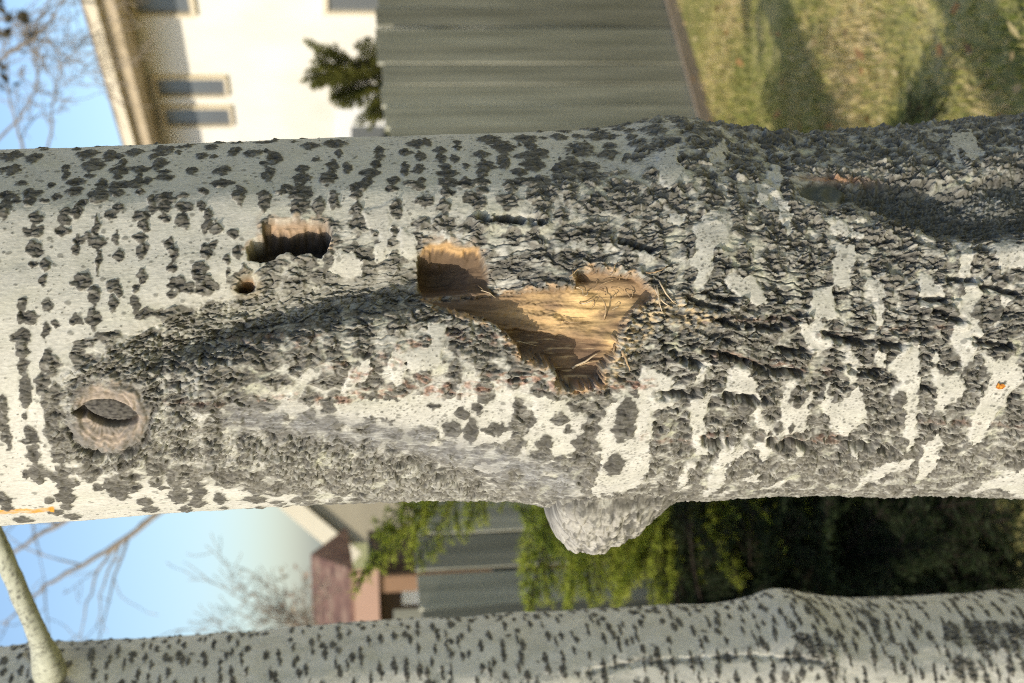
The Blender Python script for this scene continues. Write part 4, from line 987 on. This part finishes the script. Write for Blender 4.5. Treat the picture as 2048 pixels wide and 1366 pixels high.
for v in range(5):
    w = PW-0.009; hh = HF*(1+rg.uniform(-.006,.006)); e = [rg.uniform(-.004,.004) for _ in range(4)]
    mb = MB(); nseg = 6; vs = []; fs = []
    for i in range(nseg+1):
        z = 0.03+(hh-0.03)*i/nseg; wa_ = [rg.uniform(-.0025,.0025) for _ in range(4)]
        vs += [fdir*(0.002+wa_[0])+fnrm*(0.0+wa_[1]*.6)+[0,0,z], fdir*(w+wa_[2])+fnrm*(wa_[3]*.6)+[0,0,z], fdir*(w+wa_[2])-fnrm*0.018+[0,0,z], fdir*(0.002+wa_[0])-fnrm*0.018+[0,0,z]]
    for i in range(nseg):
        for j in range(4): fs.append((i*4+j, i*4+(j+1)%4, i*4+4+(j+1)%4, i*4+4+j))
    fs += [(3,2,1,0), tuple(nseg*4+j for j in range(4))]
    mb.add(vs, fs); o = mb.build('plank', M_PLANK, fence); variants.append(o)
s0 = -2.2; npl = 41
for i in range(npl):
    o = variants[i] if i < 5 else link(bpy.data.objects.new('plank', variants[rg.randint(0,4)].data), fence)
    q = fdir*(s0+i*PW) + fnrm*rg.uniform(-.009,.009)
    o.location = tuple(q + np.array([0,0,rg.uniform(-.012,.012)])); o.rotation_euler = (0, rg.uniform(-.003,.003), 0)
for z in (0.3, 1.15):
    mb = MB(); mb.box(fdir*s0-fnrm*0.066+np.array([0,0,z]), fdir*npl*PW, fnrm*0.042, (0,0,0.09)); mb.build('rail', M_RAIL, fence)
for k in range(4):
    mb = MB(); mb.box(fdir*(s0+0.3+k*1.7)-fnrm*0.16+np.array([0,0,-0.1]), fdir*0.09, fnrm*0.09, (0,0,1.55)); mb.build('post', M_RAIL, fence)
mb = MB(); mb.box(fdir*s0+fnrm*0.006+np.array([0,0,-0.03]), fdir*npl*PW, fnrm*0.022, (0,0,0.085)); mb.build('kick_board', M_KICK, fence)
# the panel that turns towards the house at the fence's end
pe = at_ground(787, 1222, 1.56)
gate = empty('fence_panel', (pe[0], pe[1], 0)); tag(gate, 'short board fence panel with pale edge beside the slim aspen', 'fence')
dv = np.array([pe[0], pe[1], 0]); dv /= np.linalg.norm(dv); pv = np.array([dv[1], -dv[0], 0])
for k in range(3):
    mb = MB(); mb.box(pv*(-0.052*k-0.045)+np.array([0,0,-0.05]), pv*0.050, dv*0.02, (0,0,1.61-0.008*k)); mb.build('plank', M_PLANK, gate)
mb = MB(); mb.box(pv*(-0.172)-dv*0.006+np.array([0,0,-0.05]), pv*0.022, dv*0.09, (0,0,1.60)); mb.build('edge_board', mat_noise('pale_edge', (0.42,0.36,0.2), (0.5,0.44,0.27), (8,8,8), .8, .2), gate)

# ------------------------------------------------------------------ cream house behind the fence
hd = np.array([-math.sin(R_(20)), math.cos(R_(20)), 0]); hn = np.array([-hd[1], hd[0], 0])
if np.dot(hn, -np.array([3, 15, 0])) < 0: hn = -hn
w0 = at_y(400, 200, 15.0)
def wall_uv(px, py, off=0.0):
    P = at_plane(px, py, w0+hn*off, hn); r = P-w0-hn*off; return np.dot(r, hd), P[2]
zsof = wall_uv(322, 280)[1]
s_end = wall_uv(400, 470)[0]; s_near = -17.0  # near end extended out of view to bounce sunlight onto the trunk
house = empty('cream_house', (w0[0], w0[1], 0)); tag(house, 'cream walled house with deep tan eaves and paired narrow windows', 'house')
WZ = np.array([w0[0], w0[1], 0])
def hp(s, z, o=0.0): return hd*s + hn*o + np.array([0, 0, z])
M_CREAM = mat_noise('cream_render', (0.66,0.63,0.55), (0.76,0.73,0.65), (1.5,1.5,1.5), 0.9, 0.2)
M_TAN = mat_noise('tan_soffit', (0.40,0.32,0.21), (0.48,0.39,0.27), (2,2,2), 0.85, 0.1)
M_TRIM = mat_noise('cream_trim', (0.58,0.50,0.36), (0.66,0.58,0.44), (2,2,2), 0.8, 0)
M_WHITE = mat_noise('white_paint', (0.74,0.74,0.72), (0.8,0.8,0.78), (2,2,2), 0.6, 0)
M_ROOF = mat_noise('roof_shingle', (0.12,0.09,0.07), (0.22,0.17,0.13), (3,3,3), 0.95, 0.4)
M_GLASS, t, b = mat_base('window_glass', 0.3)
b.inputs['Base Color'].default_value = (0.13,0.14,0.145,1); b.inputs['Specular IOR Level'].default_value = 0.6
n_ = node(t, 'ShaderNodeTexNoise'); n_.inputs['Scale'].default_value = 1.3; bp = node(t, 'ShaderNodeBump'); bp.inputs['Strength'].default_value = 0.05
t.links.new(n_.outputs['Fac'], bp.inputs['Height']); t.links.new(bp.outputs[0], b.inputs['Normal'])
mb = MB(); mb.box(hp(s_near, -0.1), hd*(s_end-s_near), -hn*6.0, (0,0,zsof+0.1)); mb.build('wall', M_CREAM, house)
ov = 0.62
mb = MB(); mb.box(hp(s_near, zsof, -0.2), hd*(s_end-s_near+0.5), hn*(ov+0.2), (0,0,0.03)); mb.build('soffit', M_TAN, house)
zf1 = wall_uv(250, 290, ov)[1]; zf0 = zsof
mb = MB(); mb.box(hp(s_near, zf0-0.03, ov), hd*(s_end-s_near+0.5), hn*0.03, (0,0,(zf1-zf0)*0.62)); mb.build('fascia', M_TAN, house)
mb = MB(); mb.box(hp(s_near, zf0+(zf1-zf0)*0.45, ov+0.033), hd*(s_end-s_near+0.5), hn*0.09, (0,0,(zf1-zf0)*0.42)); mb.build('gutter', M_TRIM, house)
rf = MB(); rf.prism([hp(s_near, zf1-0.05, ov+0.10), hp(s_near, zf1, ov+0.10), hp(s_near, zf1+0.16, -3.0), hp(s_near, zf1, -6.6), hp(s_near, zf1-0.05, -6.6), hp(s_near, zf1+0.06, -3.0)], hd*(s_end-s_near+0.6)); rf.build('roof', M_ROOF, house)
def window(parent, s0_, s1_, z0_, z1_, frame, name='window', fw=0.05):
    mb = MB()
    for (a0, a1, b0, b1) in ((s0_-fw, s1_+fw, z0_-fw, z0_), (s0_-fw, s1_+fw, z1_, z1_+fw), (s0_-fw, s0_, z0_, z1_), (s1_, s1_+fw, z0_, z1_)):
        mb.box(hp(a0, b0, 0.002), hd*(a1-a0), hn*0.045, (0,0,b1-b0))
    w = mb.build(name, frame, parent)
    mb = MB(); mb.box(hp(s0_, z0_, 0.003), hd*(s1_-s0_), hn*0.012, (0,0,z1_-z0_)); g = mb.build('pane', M_GLASS, w)
    return w
def win_px(x0, x1, y0, y1, fr, fw=0.05):
    sa, za = wall_uv(x0, y0); sb, zb_ = wall_uv(x1, y1)
    window(house, min(sa, sb), max(sa, sb), min(za, zb_), max(za, zb_), fr, fw=fw)
win_px(312, 452, 152, 186, M_TRIM, .03); win_px(328, 462, 212, 246, M_TRIM, .03)
win_px(262, 382, -34, 22, M_TRIM, .05); win_px(655, 790, -60, 18, M_TRIM, .05)
# white door surround with a dark opening
sa, za = wall_uv(676, 188); sb, zb_ = wall_uv(690, 330)
mb = MB(); mb.box(hp(min(sa,sb), 0, 0.003), hd*abs(sb-sa), hn*0.05, (0,0,za)); dr = mb.build('door_surround', M_WHITE, house)
s2, z2 = wall_uv(702, 244); s3, z3 = wall_uv(780, 268)
mb = MB(); mb.box(hp(min(s2,s3), z3, 0.056), hd*abs(s3-s2), hn*0.015, (0,0,z2-z3)); mb.build('pane', M_GLASS, dr)
# ------------------------------------------------------------------ gabled garage
YG = 13.0
garage = empty('gabled_garage', (-1.0, YG, 0)); tag(garage, 'tan gabled garage with pale sloping roof edge beyond the fence', 'garage'); GO = np.array([-1.0, YG, 0])
A = at_y(330, 800, YG)-GO; B = at_y(700, 1108, YG)-GO
lo_ = at_y(700, 1098, YG)-GO
mb = MB(); mb.prism([A+[0,0,-.05], np.array([lo_[0]+.05, 0, lo_[2]-.02]), np.array([lo_[0]+.05, 0, -.1]), np.array([A[0]+1.0, 0, -.1]), np.array([A[0]+1.0, 0, A[2]-1.1])], (0, 5, 0)); mb.build('wall', mat_noise('garage_wall', (0.30,0.265,0.19), (0.36,0.32,0.23), (1,1,3), .9, .1), garage)
sl_ = (B-A); sl_ /= np.linalg.norm(sl_); up_ = np.array([-sl_[2], 0, sl_[0]]); up_ = up_ if up_[2] > 0 else -up_
mb = MB(); mb.box(A-np.array([0,.04,0])-up_*0.02, (B-A)*1.02, (0, 5.4, 0), up_*0.05); mb.build('roof', mat_noise('garage_soffit', (0.42,0.38,0.26), (0.47,0.43,0.30), (2,2,2), .85, .1), garage)
mb = MB(); mb.box(A-np.array([0,.075,0])-up_*0.08, (B-A)*1.03, (0, .035, 0), up_*0.16); mb.build('bargeboard', mat_noise('pale_barge', (0.62,0.56,0.42), (0.68,0.62,0.48), (2,2,2), .8, 0), garage)
s_ = np.array([A[0]+1.0, 0, A[2]-1.1])
mb = MB(); mb.box(A-np.array([0,.04,0]), (s_-A)*1.1, (0,5.4,0), (0,0,.05)); mb.build('roof', M_ROOF, garage)
# ------------------------------------------------------------------ brown shed
YS = 9.0
sx1 = at_y(700, 1150, YS)[0]; shed = empty('brown_shed', (sx1, YS, 0)); tag(shed, 'low brown shed with reddish shingle roof and salmon fascia behind the fence', 'shed')
zt_f = at_y(708, 1170, YS)[2]; zb_f = at_y(757, 1170, YS)[2]; zr = at_y(622, 1240, YS)[2]
M_SH = mat_noise('shed_shingle', (0.13,0.075,0.055), (0.33,0.22,0.15), (9,9,9), .95, .6, detail=7, c3=(0.22,0.12,0.085)); M_SAL = mat_noise('salmon_board', (0.42,0.26,0.19), (0.48,0.31,0.23), (2,2,2), .8, .1); M_DKB = mat_noise('dark_boards', (0.06,0.042,0.03), (0.10,0.07,0.05), (2,2,8), .9, .3)
def so(x, y, z): return np.array([x, y, z])
mb = MB(); mb.box(so(-2.6, 0.35, -.1), (2.62,0,0), (0,1.6,0), (0,0,zb_f+0.1)); mb.build('wall', M_DKB, shed)
mb = MB(); mb.prism([so(0.04,-.02,zt_f), so(0.04,-.02,zt_f+.02), so(0.0,1.0,zr), so(0.04,2.0,zt_f+.02), so(0.04,2.0,zt_f)], (-2.75,0,0)); mb.build('roof', M_SH, shed)
mb = MB(); mb.box(so(0.04,-.06,zb_f), (-2.75,0,0), (0,.036,0), (0,0,zt_f-zb_f)); mb.build('fascia', M_SAL, shed)
mb = MB(); mb.box(so(-.02,-.02,-.1), (-.10,0,0), (0,.1,0), (0,0,zb_f+.09)); mb.build('post', mat_noise('shed_post', (0.24,0.14,0.08), (0.3,0.18,0.11), (4,4,4), .85, .2), shed)
wa_ = at_y(803, 1162, YS+.33)-np.array([sx1,YS,0]); wb_ = at_y(862, 1206, YS+.33)-np.array([sx1,YS,0])
mb = MB(); mb.box(so(wb_[0], .325, wb_[2]), (wa_[0]-wb_[0],0,0), (0,.02,0), (0,0,wa_[2]-wb_[2])); mb.build('white_panel', M_WHITE, shed)

# ------------------------------------------------------------------ conifers
M_NEEDLE = mat_attr('spruce_needle', 0.55, 40, 0.2, 0, trans=0.5)
M_BRANCH = mat_noise('conifer_wood', (0.05,0.04,0.03), (0.11,0.085,0.06), (60,60,60), 0.9, 0)
def bough_mesh(seed, pal, ntw=15, nl=0.030, nw=0.0028, dens=34, wid=0.34):
    """a unit-long flat spray of needles along +x, drooping to -z at its tip"""
    rg = np.random.RandomState(seed); V = []; C = []; wood = MB()
    spine = lambda t: np.array([t, 0.03*math.sin(3*t+seed), -0.16*t*t+0.05*t])
    wood.tube([spine(t) for t in np.linspace(0, 1, 9)], [0.010*(1-.8*t) for t in np.linspace(0, 1, 9)], 4)
    twigs = []
    for k in range(ntw):
        for sgn in (-1, 1):
            t = 0.10+0.88*(k+rg.rand()*.6)/ntw
            L = wid*(0.45+0.75*math.sin(math.pi*min(1, t*0.8+0.12)))*rg.uniform(.65, 1.1)*(1.05-0.55*t)
            p0 = spine(t); a = R_(rg.uniform(38, 62))
            d = np.array([math.cos(a), sgn*math.sin(a), rg.uniform(-.25, .12)])
            twigs.append((p0, d, L))
            if L > .12:
                for q in range(2):
                    u = rg.uniform(.25, .7); a2 = a+sgn*0+rg.uniform(-.6, .6)
                    twigs.append((p0+d*L*u+np.array([0,0,-.1*L*u*u]), np.array([math.cos(a2), sgn*math.sin(a2), rg.uniform(-.3,.1)]), L*rg.uniform(.3,.5)))
    twigs.append((spine(.9), np.array([1,0,-.2]), .14))
    pal = np.array(pal)
    for p0, d, L in twigs:
        d = d/np.linalg.norm(d); n = max(6, int(dens*L/0.22))
        wood.tube([p0, p0+d*L*.5+np.array([0,0,-.03*L]), p0+d*L+np.array([0,0,-.12*L])], [.004,.003,.0015], 3, cap=False)
        u = rg.rand(n); base = p0+d[None]*(u*L)[:, None]+np.array([0,0,-.12])[None]*(u*u*L)[:, None]
        side = rg.normal(0, 1, (n, 3)); side -= d[None]*(side@d)[:, None]; side[:, 2] = side[:, 2]*.55+.12; side /= np.linalg.norm(side, axis=1)[:, None]
        nd = side*.8+d[None]*.65; nd /= np.linalg.norm(nd, axis=1)[:, None]
        ln = nl*rg.uniform(.7, 1.2, n); tip = base+nd*ln[:, None]
        wv = np.cross(nd, rg.normal(0, 1, (n, 3))); wv /= np.linalg.norm(wv, axis=1)[:, None]; wv *= nw
        V.append(np.stack([base-wv, base+wv, tip+wv*.5, tip-wv*.5], 1).reshape(-1, 3))
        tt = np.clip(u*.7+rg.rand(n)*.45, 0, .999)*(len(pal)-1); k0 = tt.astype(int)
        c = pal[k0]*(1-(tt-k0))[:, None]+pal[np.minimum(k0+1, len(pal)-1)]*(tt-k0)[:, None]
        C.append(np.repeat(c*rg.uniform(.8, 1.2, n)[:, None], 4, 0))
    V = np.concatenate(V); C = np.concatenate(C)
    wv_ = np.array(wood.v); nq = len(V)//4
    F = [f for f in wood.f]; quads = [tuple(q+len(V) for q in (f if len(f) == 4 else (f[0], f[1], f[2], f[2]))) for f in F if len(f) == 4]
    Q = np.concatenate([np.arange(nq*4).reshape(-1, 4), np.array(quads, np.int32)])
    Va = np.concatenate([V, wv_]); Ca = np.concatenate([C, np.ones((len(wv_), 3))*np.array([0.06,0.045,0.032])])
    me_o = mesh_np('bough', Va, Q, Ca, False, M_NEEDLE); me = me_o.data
    col.objects.unlink(me_o); bpy.data.objects.remove(me_o)
    return me
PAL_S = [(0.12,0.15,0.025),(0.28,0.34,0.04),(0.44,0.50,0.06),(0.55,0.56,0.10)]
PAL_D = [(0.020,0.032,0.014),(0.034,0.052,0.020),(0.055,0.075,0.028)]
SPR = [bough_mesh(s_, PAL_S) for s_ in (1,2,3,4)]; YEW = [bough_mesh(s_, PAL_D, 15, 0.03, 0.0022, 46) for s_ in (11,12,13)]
def place(me, root, p0, p1, roll=0.0, wide=1.0):
    p0 = np.array(p0, float); p1 = np.array(p1, float); d = p1-p0; L = np.linalg.norm(d); d /= L
    ref = np.array([0,0,1.]) if abs(d[2]) < .92 else np.array([1.,0,0])
    y = np.cross(ref, d); y /= np.linalg.norm(y); z = np.cross(d, y)
    y, z = y*math.cos(roll)+z*math.sin(roll), z*math.cos(roll)-y*math.sin(roll)
    o = bpy.data.objects.new('bough', me); link(o, root)
    M = Matrix.Identity(4); r = np.array(root.location)
    for i in range(3): M[i][0] = d[i]*L; M[i][1] = y[i]*L*wide; M[i][2] = z[i]*L; M[i][3] = p0[i]-r[i]
    o.matrix_basis = M; return o
rg = random.Random(8)
spruce = empty('young_spruce', (-0.10, 4.25, 0)); tag(spruce, 'young spruce with sunlit yellow green boughs in front of the fence', 'tree')
mb = MB(); mb.tube([(0,0,-.05),(.01,0,.5),(0.0,.02,1.0),(.01,.01,1.5),(.0,.02,1.85)], [.045,.038,.028,.018,.006], 9); mb.build('stem', M_BRANCH, spruce, True)
for (bx0, by0, tx, ty) in ((985,905,672,1128),(960,900,722,1040),(985,900,805,1118),(1010,880,905,1050),(1110,900,1030,1150),(1180,900,1012,1215),(1220,900,1090,1235),(1260,900,1130,1180),(1290,900,1200,1225),
                           (1340,900,1285,1190),(1400,900,1310,1120),(1430,900,1395,1075),(1150,880,1060,1090),(1280,900,1240,1110),(1240,900,1170,1080),(1330,900,1340,1060),(1460,890,1470,1050),(1400,880,1370,1150),(1420,890,1420,1120),(1380,880,1330,1170),(1350,890,1390,1040),(1300,890,1260,1150),(1450,890,1440,1090),(1200,880,1120,1120),(1080,880,985,1010)):
    Yb = 4.25+rg.uniform(-.12,.1); p0 = at_y(bx0, by0, 4.25); p1 = at_y(tx, ty, Yb-rg.uniform(0,.35))
    place(rg.choice(SPR), spruce, p0, p1, rg.uniform(-.5,.9), rg.uniform(.75,1.0))
for k in range(22):
    tx = rg.uniform(1000, 1420); ty = rg.uniform(1040, 1215)
    place(rg.choice(SPR), spruce, at_y(tx+rg.uniform(40,140), ty-rg.uniform(130,200), 4.22), at_y(tx, ty, 4.1-rg.uniform(0,.35)), rg.uniform(-.6,1.0), 1.05)
for k in range(48):
    z = 0.10+0.75*(k/47)**1.1; w = rg.uniform(1.75, 4.9)
    L = (0.92 if math.cos(w) < 0.25 else 0.60)*(1-z/2.4)*rg.uniform(.8,1.1)
    place(rg.choice(SPR), spruce, (-0.10, 4.25, z+.05), (-0.10+L*math.cos(w), 4.25+L*math.sin(w)*.85, z-rg.uniform(.0,.10)), rg.uniform(-.4,.4))
for (tx, ty) in ((1800,196),(1822,205),(1785,215)):
    p1 = at_ground(tx, ty, 0.22); place(YEW[0], spruce, (-0.05, 4.2, .26), p1, rg.uniform(-.3,.3), .5)
yew = empty('shade_bush', (-3.15, 2.0, 0)); tag(yew, 'dense dark yew bush added out of view to cast shade', 'bush')
mb = MB(); mb.tube([(0,0,-.05),(.02,0,1.0),(0,.03,2.2)], [.06,.045,.012], 8); mb.build('stem', M_BRANCH, yew, True)
for k in range(230):  # unseen bush, added to shade the spruce's lower boughs
    z = 0.15+1.95*rg.random(); w = rg.uniform(0, 6.28); L = 0.80*(1-(z/2.6)**2)*rg.uniform(.75,1.1)
    r0 = rg.uniform(0,.3)*L
    place(rg.choice(YEW), yew, (-3.15+r0*math.cos(w), 2.0+r0*math.sin(w), z), (-3.15+L*math.cos(w), 2.0+L*math.sin(w), z+rg.uniform(-.05,.35)), rg.uniform(-.9,.9), 1.2)
shade = empty('shade_bush', (-0.85, 4.05, 0)); tag(shade, 'near-black yew bush added in place of shade below the spruce', 'bush')
mb = MB(); mb.tube([(0,0,-.05),(.02,0,.4),(0,.03,.95)], [.04,.03,.01], 8); mb.build('stem', M_BRANCH, shade, True)
for k in range(150):
    z = 0.04+0.75*rg.random()**1.3; w = rg.uniform(0, 6.28); L = 0.85*(1-(z/1.2)**2)*rg.uniform(.75,1.1)
    place(rg.choice(YEW), shade, (-0.85, 4.05, z), (-0.85+L*math.cos(w), 4.05+L*math.sin(w)*.7, z+rg.uniform(-.05,.2)), rg.uniform(-.9,.9), 1.1)
for k in range(40):  # near-black boughs added over sunlit ground, in place of shade
    gp = at_ground(rg.uniform(1880, 2160), rg.uniform(985, 1190), 0.0); zz = rg.uniform(.05, .34)
    place(rg.choice(YEW), shade, (-0.85+rg.uniform(-.1,.3), 4.05-rg.uniform(0,.2), zz+.1), (gp[0], gp[1]+rg.uniform(0,.25), zz), rg.uniform(-.9,.9), 1.0)
jun = empty('juniper_bush', (2.0, 8.6, 0)); tag(jun, 'juniper rising above the fence before the cream house', 'bush')
YJ = 8.3
mb = MB(); jb = at_y(900, 90, YJ); mb.tube([so(jb[0]-2.0, YJ-8.6, -.05), so(jb[0]-2.0, YJ-8.6, .8), at_y(700, 130, YJ)-np.array([2.0,8.6,0])], [.05,.04,.015], 7); mb.build('stem', M_BRANCH, jun, True)
PAL_J = [(0.06,0.075,0.022),(0.14,0.15,0.032),(0.24,0.23,0.05)]
JUN = [bough_mesh(s_, PAL_J, 14, 0.05, 0.004, 40, .42) for s_ in (21,22)]
for k in range(60):
    tx = rg.uniform(598, 800); ty = 170+rg.gauss(0, 55)
    lim = 60 if tx > 700 else 45
    if tx < 650 and not (85 < ty < 175): continue
    if ty > 258 or ty < 38: continue
    p1 = at_y(tx, ty, YJ+rg.uniform(-.25,.25)); p0 = at_y(tx+rg.uniform(70,110), 140+(ty-140)*.5, YJ)
    place(rg.choice(JUN), jun, p0, p1, rg.uniform(-1.5,1.5), rg.uniform(.8,1.2))

# ------------------------------------------------------------------ bare trees against the sky
YB = 9.6
bare = empty('bare_tree', (0.1, YB, 0)); tag(bare, 'bare tan twigged tree rising behind the thick aspen trunk', 'tree')
BO = np.array([0.1, YB, 0])
mb = MB(); tr_pts = [np.array(q) for q in ((0,0,-.05),(.05,.05,1.0),(0,0,2.2),(-.1,.1,3.4),(0,.1,4.8),(.1,0,6.2))]
mb.tube(tr_pts, [.15,.13,.11,.085,.05,.015], 10); mb.build('trunk', M_TWIG, bare, True)
rg2 = random.Random(21)
def px_limb(pts, r0, depth, kids, droop, Y, seed, wander=.3, frac=.35, minr=.0025, start=None):
    rgx = random.Random(seed); mb = MB()
    P = [at_y(x, y, Y)-BO for x, y in pts]
    if start is not None: P = [np.array(start, float)]+P
    n = len(P); t = np.linspace(0, n-1, n*4); Q = np.stack([np.interp(t, np.arange(n), np.array(P)[:, i]) for i in range(3)], 1)
    for _ in range(3): Q[1:-1] = (Q[:-2]+2*Q[1:-1]+Q[2:])/4
    Q[1:-1] += np.random.RandomState(seed).normal(0, .006, Q[1:-1].shape)
    rd = [max(minr, r0*(1-.8*i/(len(Q)-1))) for i in range(len(Q))]
    mb.tube(Q, rd, 6)
    tot = np.linalg.norm(Q[-1]-Q[0])
    for k in range(kids):
        i = rgx.randint(len(Q)//4, len(Q)-2); tg = Q[i+1]-Q[i]; tg /= np.linalg.norm(tg)
        s = np.array([rgx.gauss(0,1), rgx.gauss(0,.5), rgx.gauss(0,1)]); s -= tg*np.dot(s, tg); s /= np.linalg.norm(s)
        limb_curve(mb, Q[i], tg*.7+s*.7, tot*frac*rgx.uniform(.5,1.1), max(minr, rd[i]*.5), depth, rgx, droop, wander, 4, (1,1,1), 6, minr)
    return mb.build('limb', M_TWIG, bare, True)
px_limb([(420,960),(300,1038),(240,1085),(170,1128),(100,1165),(50,1205),(10,1250)], .030, 1, 6, .2, YB, 1, start=(0,0,2.3))
px_limb([(330,930),(120,1045),(70,1075),(20,1110),(-40,1150)], .028, 1, 6, .2, YB, 2, start=(0,0,2.7))
px_limb([(300,1036),(215,1110),(190,1150),(170,1220),(160,1290)], .014, 1, 3, .2, YB, 3)
px_limb([(240,1085),(200,1180),(196,1290)], .010, 0, 2, .2, YB, 4)
px_limb([(250,850),(20,1045),(-80,1100)], .022, 1, 5, .2, YB, 5, start=(0,.1,3.2))
px_limb([(60,560),(60,330),(34,260),(20,200),(14,130),(0,60)], .016, 1, 4, .3, YB, 6, start=(0,.1,3.5))
px_limb([(-100,400),(-60,240),(0,108),(60,85),(92,55),(118,20),(135,-20)], .022, 1, 8, .35, YB, 7, start=(0,.1,4.4))
px_limb([(-200,350),(-120,120),(-20,40),(60,30),(140,0)], .018, 2, 6, .5, YB, 8, start=(.05,.05,4.9))
px_limb([(80,560),(90,300),(110,200),(120,120),(170,90),(190,70)], .011, 2, 6, .5, YB, 9, start=(0,.1,3.3))
px_limb([(-60,330),(40,240),(80,170),(66,110),(100,60)], .011, 2, 7, .4, YB, 10)
# withered leaves still hanging on
M_DL = mat_attr('withered_leaf', 0.7, 40, .2, 0, trans=.25)
for (lx, ly, s_) in ((14,163,34),(40,30,28),(50,38,22),(60,70,20),(8,70,30),(4,128,20),(2,12,34),(10,30,24)):
    c0 = at_y(lx, ly, YB-.5)-BO; k = s_/FPX*YB; V = []; 
    for q in range(5):
        d = np.random.RandomState(lx*7+q).normal(0, 1, (2, 3)); d[0] /= np.linalg.norm(d[0]); d[1] -= d[0]*np.dot(d[0], d[1]); d[1] /= np.linalg.norm(d[1])
        o_ = c0+np.random.RandomState(q+ly).normal(0, .22, 3)*k
        V += [o_-d[0]*k*.5, o_-d[1]*k*.25, o_+d[0]*k*.55, o_+d[1]*k*.25]
    mesh_np('leaf_cluster', V, np.arange(20).reshape(5, 4), np.tile([[0.06,0.05,0.03]], (20, 1)), False, M_DL, bare)
# twiggy shrub beside the shed
YH = 8.2; BO = np.array([at_y(700, 1300, YH)[0], YH, 0])
bare_s = bare; bare = empty('bare_shrub', tuple(BO)); tag(bare, 'bare twiggy shrub with a few russet leaves beside the shed', 'shrub')
mb = MB(); mb.tube([(0,0,-.05),(.03,0,.8),(.0,0,1.4)], [.03,.025,.015], 7); mb.build('stem', M_TWIG, bare, True)
for k, (ex, ey) in enumerate(((400,1150),(430,1210),(480,1170),(520,1130),(560,1150),(350,1260),(450,1280),(540,1230),(600,1180))):
    px_limb([(690,1300),(620,1262-k*3),((620+ex)/2,(1262+ey)/2+8),(ex,ey)], .010, 1, 7, .0, YH, 40+k, .35, .30, .0022, start=(0,0,1.2))
rl = np.random.RandomState(4); V = []; CC = []
for k in range(120):
    ex = rl.uniform(470, 640); ey = rl.uniform(1130, 1270)
    if ex < 540 and rl.rand() < .6: continue
    c0 = at_y(ex, ey, YH+rl.uniform(-.2,.2))-BO; d = rl.normal(0, 1, (2, 3)); d /= np.linalg.norm(d, axis=1)[:, None]; k_ = rl.uniform(.010,.022)
    V += [c0-d[0]*k_, c0-d[1]*k_*.6, c0+d[0]*k_, c0+d[1]*k_*.6]; CC += [[(0.30,0.15,0.08),(0.36,0.24,0.12),(0.22,0.14,0.10)][rl.randint(3)]]*4
mesh_np('leaf', V, np.arange(len(V)).reshape(-1, 4), CC, False, M_DL, bare)['kind'] = 'stuff'
print('done', round(time.time()-T0, 1))
